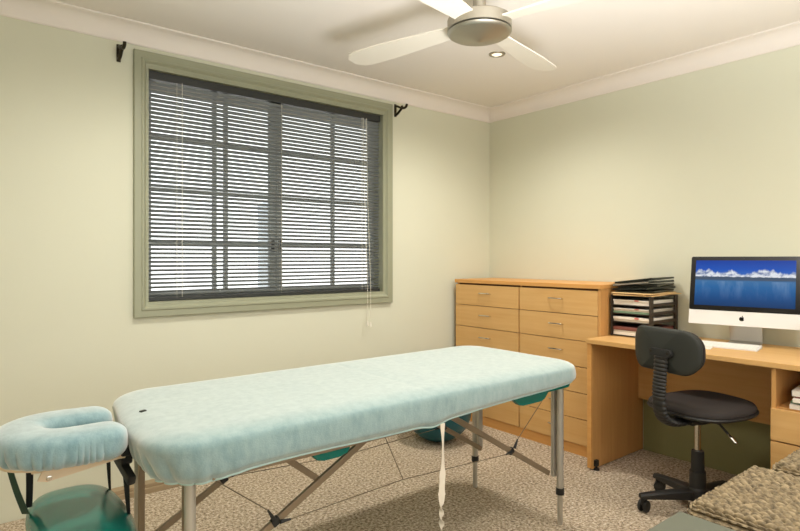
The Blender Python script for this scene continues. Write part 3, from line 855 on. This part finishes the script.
# bellows back post: J shaped tube with ribs
path = bezier((-0.085, -0.014, 0.442), (-0.215, -0.014, 0.432), (-0.262, -0.014, 0.460), (-0.262, -0.014, 0.56), 34)[:-1] + bezier((-0.262, -0.014, 0.56), (-0.262, -0.014, 0.62), (-0.252, -0.014, 0.67), (-0.249, -0.014, 0.745), 34)
rad = [0.033 + (0.0026 if i % 3 else -0.0022) for i in range(len(path))]
b = B(); tube(b, path, 0.026, 20, radii=rad, flat=0.52, flat_axis=(1, 0, 0)); L(b, 'bellows_post', 'black', smooth=25)
b = B()
def yz(thick, x): return Matrix(((0, 0, 1, x), (1, 0, 0, 0), (0, 1, 0, 0), (0, 0, 0, 1)))
prism(b, rrect(0.060, 0.017, 0.0165, 6, -0.014, 0.762), 0.018, yz(0, -0.262), bev=0.003)
prism(b, rrect(0.030, 0.03, 0.010, 4, -0.014, 0.735), 0.016, yz(0, -0.260), bev=0.003)
brk = L(b, 'back_bracket', 'black')
for sy in (-1, 1):
    b = B(); lathe(b, [(0, -0.2635), (0.0055, -0.2635), (0.0055, -0.260), (0, -0.260)], (0, 0, 0), 12, Matrix.Translation((0, sy * 0.043 - 0.014, 0.764)) @ Matrix.Rotation(PI / 2, 4, 'Y'))
    L(b, 'screw', 'bronze', brk)
# backrest: rounded pad, hard back shell + fabric front
def pad(x0, x1, hw, hh, zc, bulge, r=0.078):
    b = B(); rows = []
    levels = [(x0, 0.93), (x0 + 0.004, 0.98), ((x0 + x1) / 2, 1.0), (x1 - 0.004, 0.98), (x1, 0.93)]
    for x, sc in levels:
        rows.append([b.verts.new((x + 0.040 * (y * sc / 0.17) ** 2, y * sc, zc + z_ * sc)) for y, z_ in rrect(hw, hh, r, 10, 0.010)])
    n = len(rows[0])
    for p, q in zip(rows, rows[1:]):
        for k in range(n): b.faces.new((p[k], p[(k + 1) % n], q[(k + 1) % n], q[k]))
    for ring, xs, flip in ((rows[0], x0, True), (rows[-1], x1, False)):
        prev = ring
        for sc in (0.8, 0.55, 0.3, 0.1):
            cur = [b.verts.new((xs + (bulge if not flip else -bulge * 0.3) * (1 - sc) + 0.040 * (y * sc * 0.93 / 0.17) ** 2, y * sc * 0.93, zc + z_ * sc * 0.93)) for y, z_ in rrect(hw, hh, r, 10, 0.010)]
            for k in range(n): b.faces.new((prev[k], prev[(k + 1) % n], cur[(k + 1) % n], cur[k]))
            prev = cur
        b.faces.new(prev)
    return b
bk = L(pad(-0.243, -0.220, 0.184, 0.099, 0.770, 0.008), 'backrest', 'black_tex', smooth=60)
L(pad(-0.219, -0.190, 0.177, 0.093, 0.770, 0.016), 'back_cushion', 'black_fab', bk, smooth=60)
# lever
b = B(); tube(b, [(0.03, -0.03, 0.442), (0.035, -0.085, 0.428), (0.04, -0.125, 0.392)], 0.0055, 10); lv = L(b, 'height_lever', 'black')
b = B(); tube(b, [(0.04, -0.123, 0.394), (0.043, -0.135, 0.383), (0.046, -0.152, 0.366), (0.047, -0.158, 0.360)], 0.01, 12, radii=[0.006, 0.011, 0.011, 0.005], flat=0.6); L(b, 'paddle', 'chrome', lv)

# ------------------------------------------------------------------ massage table
MX0, MX1, MY0, MY1 = 0.385, 2.220, 1.445, 2.165
MCX, MCY = (MX0 + MX1) / 2, (MY0 + MY1) / 2
mt = thing('massage_table', 'folding massage table with aluminium legs in the middle of the room', 'massage table', (MCX, MCY, 0))
b = B()
prism(b, rrect((MX1 - MX0) / 2 - 0.045, (MY1 - MY0) / 2 - 0.012, 0.15, 8, MCX, MCY), 0.075, Matrix.Translation((0, 0, 0.628)), bev=0.010); obj('pad', b, 'teal', mt)
b = B(); prism(b, rrect(0.175, (MY1 - MY0) / 2 - 0.022, 0.10, 8, MX1 - 0.20, MCY), 0.018, Matrix.Translation((0, 0, 0.613)), bev=0.006); obj('end_panel', b, 'teal', mt)
# timber frame rails, split at the fold
for x0, x1 in ((MX0 + 0.15, 1.288), (1.294, 1.80)):
    b = B()
    ins = 0.0 if x0 < 1 else 0.035
    for y0, y1 in ((MY0 + 0.014 + ins, MY0 + 0.034 + ins), (MY1 - 0.034 - ins, MY1 - 0.014 - ins)):
        box(b, x0, x1, y0, y1, 0.596 if x0 < 1 else 0.606, 0.630, 0.002)
    for xx in (x0, x1 - 0.02): box(b, xx, xx + 0.02, MY0 + 0.034 + ins, MY1 - 0.034 - ins, 0.606, 0.630, 0.002)
    obj('frame_rail', b, 'bracewood', mt)
LY0, LY1, LXA, LXB = 1.509, 2.027, 0.492, 2.112
for (lx, sx) in ((LXA, 1), (LXB, -1)):
    for (ly, sy) in ((LY0, 1), (LY1, -1)):
        b = B(); lathe(b, [(0.0135, 0.135), (0.0150, 0.137), (0.0150, 0.628)], (lx, ly, 0), 20); lg = obj('leg', b, 'alu', mt)
        b = B(); lathe(b, [(0, 0.0), (0.010, 0.0), (0.0115, 0.004), (0.0115, 0.14)], (lx, ly, 0), 16); obj('leg_extension', b, 'alu', lg)
        b = B(); lathe(b, [(0.0125, 0.133), (0.0185, 0.134), (0.0185, 0.162), (0.0155, 0.163)], (lx, ly, 0), 20); obj('collar', b, 'black', lg)
        b = B(); bar(b, (lx, ly + sy * 0.031, 0.205), (lx, ly + sy * 0.031, 0.628), 0.030 if sx < 0 else 0.020, 0.018, (0, 1, 0), 0.004); obj('leg_plate', b, 'bracewood' if sx > 0 else 'alu', lg)
        for k in range(6):
            zz_ = 0.20 + k * 0.035
            b = B(); tube(b, [(lx + 0.0145 * -sx * 0.7, ly - 0.0150 * sy * 0.7, zz_), (lx + 0.0155 * -sx * 0.72, ly - 0.0160 * sy * 0.72, zz_)], 0.003, 8)
            obj('adjustment_hole', b, 'black', lg)
        # diagonal brace
        yb = ly + sy * 0.034
        p = Vector((lx + sx * 0.012, yb + sy * 0.018, 0.215 if sx < 0 else 0.245)); q = Vector((lx + sx * 0.66, yb + sy * 0.018, 0.600))
        b = B(); bar(b, p, q, 0.014, 0.022, (0, 0, 1), 0.003); br = obj('brace', b, 'bracewood', mt)
        # short strut from frame to brace
        m_ = p.lerp(q, 0.64)
        if sx > 0:
          b = B(); bar(b, m_ + Vector((0, sy * 0.012, 0)), m_ + Vector((-sx * 0.13, sy * 0.012, 0.105)), 0.012, 0.020, (0, 0, 1), 0.003); obj('strut', b, 'bracewood', br)
        # clip joining the cables
        c = p.lerp(q, 0.40); b = B(); bar(b, c + Vector((-0.012, 0, -0.0065)), c + Vector((0.012, 0, 0.0065)), 0.020, 0.024, (0, 0, 1), 0.004)
        tube(b, [c + Vector((-sx * 0.010, -sy * 0.012, 0.012)), c + Vector((-sx * 0.030, -sy * 0.012, 0.046))], 0.006, 8, radii=[0.007, 0.003])
        tube(b, [c + Vector((sx * 0.010, -sy * 0.012, 0.0)), c + Vector((sx * 0.045, -sy * 0.012, -0.002))], 0.006, 8, radii=[0.007, 0.003])
        obj('cable_clip', b, 'black', br)
        b = B(); tube(b, [c + Vector((-sx * 0.028, -sy * 0.012, 0.044)), Vector((lx + sx * 0.03, ly + sy * 0.03, 0.604))], 0.0016, 6); obj('leg_cable', b, 'wire', br)
        if ly == LY0:
            if sx > 0: nearL = c + Vector((0.044, -0.012, -0.002))
            else: nearR = c + Vector((-0.044, -0.012, -0.002))
        else:
            if sx > 0: farL = c + Vector((0.044, 0.012, -0.002))
            else: farR = c + Vector((-0.044, 0.012, -0.002))
N1 = Vector((1.29, 1.60, 0.372)); N2 = Vector((1.30, 2.0, 0.350))
for nodes in ([nearL, N1, nearR], [farL, N2, farR]):
    b = B(); tube(b, nodes, 0.0017, 6); obj('tension_cable', b, 'wire', mt)
for nd, yv in ((N1, 1.80), (N2, 1.84)):
    b = B(); tube(b, [nd, (1.29, yv, 0.606)], 0.0016, 6); obj('centre_cable', b, 'wire', mt)
# carry handle flaps of teal vinyl under the edge
for x0, x1, zb in ((0.845, 0.985, 0.560), (1.79, 1.985, 0.574)):
    b = B()
    poly = [(x0 - 0.02, 0.612), (x0 + 0.02, zb + 0.006), (x0 + 0.045, zb), (x1 - 0.04, zb), (x1 - 0.01, zb + 0.008), (x1 + 0.02, 0.612)]
    prism(b, poly, 0.030, Matrix(((1, 0, 0, 0), (0, 0, -1, MY0 + 0.070), (0, 1, 0, 0), (0, 0, 0, 1))), bev=0.006)
    obj('handle_flap', b, 'teal', mt)

# fitted terry sheet over the table
SHX, SHY, SR = (MX1 - MX0) / 2 + 0.004, (MY1 - MY0) / 2 + 0.004, 0.14
def outline(inset, hx=SHX, hy=SHY, r=SR, ns=(150, 30, 90)):
    """points counter-clockwise from the near-left; each (x, y, nx, ny)"""
    r2 = max(r - inset, 0.004); ax, ay = hx - inset, hy - inset
    nl, nc, nw = ns; pts = []
    def seg(p, q, n, nrm):
        for k in range(n):
            t = k / n; pts.append((p[0] + (q[0] - p[0]) * t, p[1] + (q[1] - p[1]) * t, nrm[0], nrm[1]))
    def arc(cx, cy, a0, n):
        for k in range(n):
            a = a0 + PI / 2 * k / n; pts.append((cx + r2 * math.cos(a), cy + r2 * math.sin(a), math.cos(a), math.sin(a)))
    ix, iy = ax - r2, ay - r2
    seg((-ix, -ay), (ix, -ay), nl, (0, -1)); arc(ix, -iy, -PI / 2, nc)
    seg((ax, -iy), (ax, iy), nw, (1, 0)); arc(ix, iy, 0, nc)
    seg((ix, ay), (-ix, ay), nl, (0, 1)); arc(-ix, iy, PI / 2, nc)
    seg((-ax, iy), (-ax, -iy), nw, (-1, 0)); arc(-ix, -iy, PI, nc)
    return pts
def warp(x, y): return x + 0.034 * smooth01((-x - 0.55) / 0.33) * smooth01((y + 0.1) / 0.40)
def smooth01(t): t = max(0.0, min(1.0, t)); return t * t * (3 - 2 * t)
def hem_z(x, y):
    z = 0.607 + 0.024 * smooth01((x - 0.05) / 0.5)
    z -= 0.012 * math.exp(-((x - 0.005) / 0.05) ** 2) * (1 if y < 0 else 0) + 0.012 * smooth01((-x - 0.62) / 0.2)
    z += 0.010 * math.exp(-((x - 0.92) / 0.12) ** 2) + 0.003 * math.sin(x * 9)
    return z
TOPZ = 0.722
def fold(x, y, nx, ny, t):
    """outward ripple of the skirt; t = 0 at the top edge, 1 at the hem"""
    L_ = smooth01((-x - 0.62) / 0.26); Rr = smooth01((x - 0.80) / 0.12)
    s = math.atan2(y * 1.0, x + 0.60) if L_ > 0 else 0
    sa = (y if x < -0.82 else (-(x + 0.82) - 0.28 if y < 0 else (x + 0.82) + 0.28))
    ph = sa * 62 - t * 1.9 * (1 if sa > -0.2 else -0.9) + 2.0 * noise.noise(Vector((sa * 7, t * 0.8, 4)))
    a = L_ * 0.013 * (abs(math.sin(ph)) ** 0.6 - 0.7) * smooth01(t * 1.5 + 0.05)
    a += Rr * 0.004 * math.sin((x * 0.6 + y) * 60 + t) * t
    a += 0.0035 * noise.noise(Vector((x * 5, y * 5, t * 1.2))) * t + 0.002 * noise.noise(Vector((x * 18, y * 18, 3 + t))) * t
    return a
b = B(); rows = []
N_ = None
tops = [0.34, 0.26, 0.19, 0.14, 0.11, 0.085, 0.065, 0.047, 0.032, 0.020, 0.011, 0.004]
def top_h(inset, x, y):
    e = min(1.0, inset / 0.085)
    z = TOPZ - 0.030 * (1 - math.sqrt(max(0, 1 - (1 - e) ** 2)))
    return z + 0.0016 * noise.noise(Vector((x * 6, y * 6, 0))) * e - 0.0012 * math.exp(-(x / 0.012) ** 2) * e
for ins in tops:
    rows.append([b.verts.new((warp(x, y), y, top_h(ins, x, y))) for x, y, nx, ny in outline(ins)])
nside = 12
for k in range(nside + 1):
    t = k / nside; ring = []
    for x, y, nx, ny in outline(0.0):
        hz = hem_z(x, y); z0 = TOPZ - 0.033
        z = z0 + (hz - z0) * t
        o = 0.004 * math.sin(t * PI) + fold(x, y, nx, ny, t) - 0.012 * smooth01((t - 0.75) / 0.25) - 0.032 * t * smooth01((-x - 0.70) / 0.2)
        ring.append(b.verts.new((warp(x, y) + nx * o, y + ny * o, z)))
    rows.append(ring)
# turned-under hem
ring = []
for x, y, nx, ny in outline(0.0):
    o = fold(x, y, nx, ny, 1) - 0.022 - 0.032 * smooth01((-x - 0.70) / 0.2)
    ring.append(b.verts.new((warp(x, y) + nx * o, y + ny * o, hem_z(x, y) - 0.0005)))
rows.append(ring)
n = len(rows[0])
for p, q in zip(rows, rows[1:]):
    for k in range(n): b.faces.new((p[k], p[(k + 1) % n], q[(k + 1) % n], q[k]))
f = b.faces.new(rows[0])
bmesh.ops.triangulate(b, faces=[f])
st = thing('fitted_sheet', 'pale aqua towelling sheet fitted over the massage table top', 'sheet', (MCX, MCY, 0.60))
bmesh.ops.transform(b, matrix=Matrix.Translation((0, 0, -0.60)), verts=b.verts)
so = obj('sheet_cloth', b, 'sheet', st, local=True, smooth=70)
# piped hem
hp = []
for x, y, nx, ny in outline(0.0):
    o = fold(x, y, nx, ny, 1) - 0.011 - 0.032 * smooth01((-x - 0.70) / 0.2)
    hp.append((warp(x, y) + nx * o, y + ny * o, hem_z(x, y) - 0.60 + 0.001))
b = B(); tube(b, hp + [hp[0]], 0.003, 6, cap=False); obj('hem', b, 'hem', st, local=True)
# tiny maker's tag on the top
tg = B(); R = Matrix.Rotation(0.3, 4, 'Z'); tx, ty = 0.448, 1.80
box(tg, tx - 0.009, tx + 0.009, ty - 0.006, ty + 0.006, TOPZ - 0.002, TOPZ + 0.0026, 0.001, 1, R)
obj('tag', tg, 'folder', st)
# twisted white tie hanging at the fold
b = B()
pts = []
for i in range(90):
    t = i / 89; z_ = 0.604 - 0.50 * t
    w = 0.0105 + 0.003 * max(0, math.sin(t * 40)) * (1 if t > 0.3 else 0.2)
    an = 0.6 * math.sin(t * 9) if t < 0.55 else 0.6 * math.sin(0.55 * 9) + (t - 0.55) * 42
    cx, cy = MCX + 0.036 + 0.005 * math.sin(t * 7), MY0 - 0.004 + 0.004 * math.sin(t * 5)
    w *= (1 if t < 0.5 else 0.8); d = Vector((math.cos(an), math.sin(an), 0)) * w; nn = Vector((-math.sin(an), math.cos(an), 0)) * 0.0012
    pts.append([b.verts.new(Vector((cx, cy, z_)) + q) for q in (d + nn, -d + nn, -d - nn, d - nn)])
for p, q in zip(pts, pts[1:]):
    for k in range(4): b.faces.new((p[k], p[(k + 1) % 4], q[(k + 1) % 4], q[k]))
b.faces.new(pts[0]); b.faces.new(pts[-1][::-1])
obj('tie', b, 'tape', st, label='white twisted tie hanging from the sheet')

# ------------------------------------------------------------------ face cradle
fc = thing('face_cradle', 'plywood face cradle platform clipped to the head of the massage table', 'face cradle', (0.24, 1.79, 0.60))
b = B()
def ushape(ro, ri, cx, cy, xe, n=24):
    """horseshoe outline open towards +x"""
    out = [(xe, cy + ro)] + [(cx + 0.155 * math.cos(a), cy + ro * math.sin(a)) for a in [PI / 2 + PI * k / n for k in range(n + 1)]] + [(xe, cy - ro)]
    inn = [(xe, cy - ri)] + [(cx + 0.055 * math.cos(a), cy + ri * math.sin(a)) for a in [1.5 * PI - PI * k / n for k in range(n + 1)]] + [(xe, cy + ri)]
    return out + inn
prism(b, ushape(0.108, 0.05, 0.25, 1.785, 0.335), 0.010, Matrix.Translation((0, 0, 0.636)), bev=0.001)
obj('platform', b, 'ply', fc)
for y in (1.735, 1.85):
    b = B(); bar(b, (0.16, y, 0.628), (0.384, y, 0.622), 0.018, 0.012, (0, 0, 1), 0.002); obj('support_bar', b, 'ply', fc)
b = B(); prism(b, [(0.18, 0.634), (0.36, 0.634), (0.36, 0.628), (0.19, 0.606), (0.17, 0.612)], 0.008, Matrix(((1, 0, 0, 0), (0, 0, -1, 1.700), (0, 1, 0, 0), (0, 0, 0, 1))), bev=0.001); obj('hinge_plate', b, 'ply', fc)
b = B(); lathe(b, [(0, 0), (0.007, 0.0), (0.007, 0.006), (0, 0.008)], (0.195, 1.692, 0.616), 14, Matrix.Rotation(PI / 2, 4, 'X')); obj('knob', b, 'chrome', fc)

# its terry cover: horseshoe cushion with gathered sides
CXC, CYC = 0.238, 1.780
def upath():
    pts = []
    rx, ry, xe = 0.098, 0.093, 0.322
    L1 = xe - CXC; n = 300; La = PI * 0.5 * (rx + ry); tot = 2 * L1 + La
    for i in range(n + 1):
        s = tot * i / n
        if s < L1: pts.append((xe - s, CYC + ry, 0, 1))
        elif s < L1 + La:
            a = PI / 2 + PI * (s - L1) / La
            pts.append((CXC + rx * math.cos(a), CYC + ry * math.sin(a), math.cos(a), math.sin(a)))
        else: pts.append((CXC + (s - L1 - La), CYC - ry, 0, -1))
    return pts
b = B(); rows = []
pth = upath(); nP = len(pth); nS = 36
ends = 9
def section(x, y, nx, ny, u, scale, shift, ii):
    ring = []
    for k in range(nS):
        a = 2 * PI * k / nS
        c, s = math.cos(a), math.sin(a)
        hx_ = 0.070 if c > 0 else 0.062
        e = 0.72
        w = hx_ * math.copysign(abs(c) ** e, c); h = (0.045 if s > 0 else 0.047) * math.copysign(abs(s) ** e, s)
        o = 0.0
        if c > 0 and s < 0.55:                       # gathers on the outer side, fading to the top
            am = smooth01((0.45 - s) / 1.0)
            ph = ii * 0.30 + 0.9 * s * noise.noise(Vector((ii * 0.012, 0, 5))) + 2.2 * noise.noise(Vector((ii * 0.03, s * 0.4, 2)))
            o = am * (0.0085 * (abs(math.sin(ph)) ** 0.55 - 0.75) + 0.0050 * noise.noise(Vector((ii * 0.08, s * 1.3, 2))))
        w = (w + o) * scale; h = h * scale ** 0.7
        zt = 0.692 + 0.003 * math.sin(u * 5)
        ring.append(b.verts.new((x + nx * w + shift[0], y + ny * w + shift[1], zt + h)))
    return ring
# rounded ends: shrink sections
for j in range(ends, 0, -1):
    t = j / ends; x, y, nx, ny = pth[0]
    rows.append(section(x, y, nx, ny, 0, math.sqrt(max(0.0004, 1 - t * t * 0.998)), (0.058 * t, 0), 0))
for i, (x, y, nx, ny) in enumerate(pth): rows.append(section(x, y, nx, ny, i / nP, 1, (0, 0), i))
for j in range(1, ends + 1):
    t = j / ends; x, y, nx, ny = pth[-1]
    rows.append(section(x, y, nx, ny, 1, math.sqrt(max(0.0004, 1 - t * t * 0.998)), (0.058 * t, 0), nP))
for p, q in zip(rows, rows[1:]):
    for k in range(nS): b.faces.new((p[k], p[(k + 1) % nS], q[(k + 1) % nS], q[k]))
b.faces.new(rows[0]); b.faces.new(rows[-1])
obj('cradle_cover', b, 'cover', None, 'aqua towelling cover over the horseshoe face cushion, gathered sides', 'cushion cover', smooth=70, base=(CXC, CYC, 0.646))

# arm sling hanging below the cradle
sl = thing('arm_sling', 'glossy teal padded arm shelf hanging in straps below the face cradle', 'arm shelf', (0.28, 1.86, 0.40))
def superell(cx, cy, rx, ry, e, n=48):
    r = []
    for k in range(n):
        a = 2 * PI * k / n; c, s = math.cos(a), math.sin(a)
        r.append((cx + rx * math.copysign(abs(c) ** (2 / e), c), cy + ry * math.copysign(abs(s) ** (2 / e), s)))
    return r
b = B(); rows = []
for sc, z_ in ((0.2, 0.404), (0.7, 0.404), (0.93, 0.409), (1.0, 0.424), (0.985, 0.438), (0.92, 0.450), (0.8, 0.459), (0.6, 0.465), (0.35, 0.468), (0.12, 0.469)):
    rows.append([b.verts.new((0.285 + (x - 0.285) * sc, 1.82 + (y - 1.82) * sc, z_)) for x, y in superell(0.285, 1.82, 0.125, 0.265, 2.8)])
n = len(rows[0])
for p, q in zip(rows, rows[1:]):
    for k in range(n): b.faces.new((p[k], p[(k + 1) % n], q[(k + 1) % n], q[k]))
b.faces.new(rows[0][::-1]); b.faces.new(rows[-1])
obj('shelf_pad', b, 'teal', sl, smooth=60)
def strap(name, p, q, w0, w1, m, wdir):
    b = B(); p, q, wd = Vector(p), Vector(q), Vector(wdir).normalized()
    d = (q - p).normalized(); nn = d.cross(wd).normalized() * 0.0014
    rows = []
    for i in range(9):
        t = i / 8; w = w0 + (w1 - w0) * t; c = p.lerp(q, t) + nn * 3 * math.sin(t * PI)
        rows.append([b.verts.new(c + s1 * wd * w / 2 + s2 * nn) for s1, s2 in ((1, 1), (-1, 1), (-1, -1), (1, -1))])
    for a, c in zip(rows, rows[1:]):
        for k in range(4): b.faces.new((a[k], a[(k + 1) % 4], c[(k + 1) % 4], c[k]))
    b.faces.new(rows[0][::-1]); b.faces.new(rows[-1])
    return obj(name, b, m, sl)
strap('strap', (0.115, 1.80, 0.642), (0.165, 1.925, 0.450), 0.014, 0.020, 'green_web', (0.6, -0.4, 0))
strap('strap', (0.165, 1.83, 0.640), (0.172, 1.915, 0.470), 0.018, 0.016, 'black_web', (1, 0.2, 0))
strap('strap', (0.392, 1.985, 0.632), (0.392, 1.965, 0.435), 0.022, 0.006, 'black_web', (0.6, -0.8, 0))
strap('strap', (0.398, 1.79, 0.640), (0.396, 1.735, 0.425), 0.030, 0.007, 'black_web', (0.6, -0.8, 0))
b = B(); bar(b, (0.375, 1.95, 0.618), (0.390, 1.73, 0.612), 0.030, 0.036, (0, 0, 1), 0.006); bar(b, (0.382, 1.82, 0.610), (0.388, 1.715, 0.640), 0.032, 0.030, (0, 0, 1), 0.006); obj('webbing_knot', b, 'black_web', sl)
b = B(); bar(b, (0.378, 1.80, 0.603), (0.392, 1.685, 0.560), 0.024, 0.030, (0, 0, 1), 0.008); obj('buckle', b, 'black', sl)

# ------------------------------------------------------------------ exercise ball under the table
b = B(); RB = 0.215; bc = Vector((2.47, 2.70, RB * 0.93))
prof = []
for k in range(49):
    a = -PI / 2 + PI * k / 48
    r = RB * math.cos(a) * (1 + 0.004 * math.cos(a * 26)); prof.append((max(0, r), RB * 0.93 * math.sin(a)))
prof[0] = (0, -RB * 0.93); prof[-1] = (0, RB * 0.93)
lathe(b, prof, (0, 0, 0), 48)
bmesh.ops.transform(b, matrix=Matrix.Translation(bc), verts=b.verts)
obj('exercise_ball', b, 'teal_dark', None, 'dark teal exercise ball on the carpet behind the massage table', 'ball', smooth=60, base=(bc.x, bc.y, 0))

# ------------------------------------------------------------------ seats in the foreground
def woven_block(x0, x1, y0, y1, h, r, label, seed):
    b = B(); cx, cy, cz = (x0 + x1) / 2, (y0 + y1) / 2, h / 2
    hx, hy, hz = (x1 - x0) / 2, (y1 - y0) / 2, h / 2
    ih = (hx - r, hy - r, hz - r)
    rnd = random.Random(seed)
    jit = [rnd.uniform(-0.35, 0.35) for _ in range(400)]
    def rope(u, v):                                # u along the rope, v across
        p = 0.0215; q = 0.027
        row = math.floor(v / p); fv = v / p - row - 0.5
        prof = math.sqrt(max(0, 1 - (fv * 2.25) ** 2))
        ph = u / q + (0.5 if row % 2 else 0) + jit[int(row) % 400] + 0.55 * fv * (1 if row % 2 else -1)
        k = math.floor(ph); fu = ph - k - 0.5
        str_ = math.sqrt(max(0, 1 - (fu * 2) ** 2 * 0.93))
        return 0.024 * prof * (0.45 + 0.55 * str_) * (1 + 0.25 * jit[(int(k) * 7 + int(row) * 13) % 400]) - 0.018
    def face(o, du, dv, nu, nv):
        g = []
        for i in range(nu + 1):
            rowv = []
            for j in range(nv + 1):
                p = o + du * (i / nu) + dv * (j / nv)
                c = Vector([max(-ih[k], min(ih[k], p[k])) for k in range(3)])
                d = p - c
                d = d.normalized() if d.length > 1e-9 else Vector((0, 0, 1))
                u = du.length * i / nu; v = dv.length * j / nv
                e = min(i / nu, 1 - i / nu, j / nv, 1 - j / nv)
                tp = smooth01(e * 40)
                rowv.append(b.verts.new(Vector((cx, cy, cz)) + c + d * (r + rope(u, v) * (0.3 + 0.7 * tp))))
            g.append(rowv)
        for i in range(nu):
            for j in range(nv): b.faces.new((g[i][j], g[i + 1][j], g[i + 1][j + 1], g[i][j + 1]))
    X, Y, Z = Vector((2 * hx, 0, 0)), Vector((0, 2 * hy, 0)), Vector((0, 0, 2 * hz))
    o = Vector((-hx, -hy, -hz))
    face(o + Z, Y, X, 170, 200)                     # top: ropes run along Y
    face(o, X, Z, 70, 60); face(o + Y, X, Z, 110, 90); face(o, Y, Z, 110, 90); face(o + X, Y, Z, 70, 60)
    bf = [b.verts.new(Vector((cx, cy, 0.004)) + Vector((sx * (hx - 0.02), sy * (hy - 0.02), 0))) for sx, sy in ((-1, -1), (-1, 1), (1, 1), (1, -1))]
    b.faces.new(bf)
    bmesh.ops.remove_doubles(b, verts=b.verts, dist=0.0004)
    t = thing('woven_ottoman', label, 'ottoman', (cx, cy, 0), 0, 'woven seagrass ottomans')
    obj('woven_body', b, 'seagrass', t, smooth=60)
    for sx in (-1, 1):
        for sy in (-1, 1):
            b = B(); lathe(b, [(0, 0), (0.018, 0), (0.018, 0.012), (0, 0.012)], (cx + sx * (hx - 0.06), cy + sy * (hy - 0.06), 0), 12)
            obj('foot', b, 'black', t)
woven_block(1.715, 2.228, 0.27, 0.785, 0.452, 0.035, 'square woven seagrass ottoman between the grey-green stool and the other ottoman', 3)
woven_block(2.270, 2.735, 0.20, 0.745, 0.452, 0.035, 'woven seagrass ottoman at the photo\'s right edge, below the desk drawers', 5)
# grey-green flat-topped stool next to them
gs = thing('low_stool', 'plain grey-green flat-topped stool in the foreground beside the woven ottoman', 'stool', (1.40, 0.53, 0))
b = B(); box(b, 1.155, 1.648, 0.28, 0.768, 0.420, 0.450, 0.004); obj('stool_top', b, 'greypaint', gs)
b = B(); box(b, 1.175, 1.628, 0.30, 0.748, 0.340, 0.420, 0.002); obj('apron', b, 'greypaint', gs)
for sx in (1.195, 1.608):
    for sy in (0.32, 0.728):
        b = B(); box(b, sx - 0.02, sx + 0.02, sy - 0.02, sy + 0.02, 0, 0.342, 0.003); obj('leg', b, 'greypaint', gs)

# ------------------------------------------------------------------ light
w = bpy.data.worlds.new('daylight'); scene.world = w; w.use_nodes = True
nt = w.node_tree; bg = nt.nodes['Background']
bg.inputs['Color'].default_value = (1.0, 1.0, 1.0, 1); bg.inputs['Strength'].default_value = 2.2

def area(name, loc, rot, sx, sy, power, col):
    l = bpy.data.lights.new(name, 'AREA'); l.shape = 'RECTANGLE'; l.size = sx; l.size_y = sy; l.energy = power; l.color = col
    o = bpy.data.objects.new(name, l); link(o); o.location = loc; o.rotation_euler = rot
    return o
# fill light added at the unseen rear opening
area('rear_opening_fill', ((RX0 + RX1) / 2, YR - 0.02, (RZ0 + RZ1) / 2), (math.radians(90), 0, 0), RX1 - RX0, RZ1 - RZ0, 3, (1.0, 0.98, 0.95))
def spot(name, loc, power, col, ang=150, blend=0.7, rad=0.04, rot=(0, 0, 0)):
    l = bpy.data.lights.new(name, 'SPOT'); l.energy = power; l.color = col; l.spot_size = math.radians(ang); l.spot_blend = blend; l.shadow_soft_size = rad
    o = bpy.data.objects.new(name, l); link(o); o.location = loc; o.rotation_euler = rot; return o
spot('downlight_and_fill_beam', (DX, DY, ZC - 0.03), 70, (1.0, 0.95, 0.87), 160, 0.9, 0.07)
for x, y, pw in ((0.75, 2.168, 56), (2.438, 0.55, 32), (0.75, 0.55, 30)):  # unseen spots without fittings, added to even out the light
    spot('downlight_and_fill_beam', (x, y, ZC - 0.03), pw, (1.0, 0.95, 0.87), 160, 0.9, 0.07)
# added upward spot, standing in for a flash bounced off the ceiling
spot('flash_stand_in', (1.0, 0.1, 0.95), 305, (0.96, 0.985, 1.0), 125, 0.6, 0.40, (math.radians(180 - 12), 0, -math.radians(45)))

# ------------------------------------------------------------------ camera
cd = bpy.data.cameras.new('camera'); cam = bpy.data.objects.new('camera', cd); link(cam)
cd.sensor_fit = 'HORIZONTAL'; cd.sensor_width = 36.0; cd.lens = 36.0 * 562 / 800
cam.location = (0, 0, 1.18)
cam.rotation_euler = (math.radians(90), 0, -math.radians(38.56))
cd.shift_y = -7.0 / 800
cd.clip_start = 0.02
scene.camera = cam
vs = scene.view_settings
vs.view_transform = 'Standard'; vs.look = 'None'; vs.exposure = 0.0; vs.gamma = 1.0
scene.cycles.max_bounces = 10; scene.cycles.diffuse_bounces = 6; scene.cycles.transparent_max_bounces = 12
scene.cycles.sample_clamp_indirect = 6.0
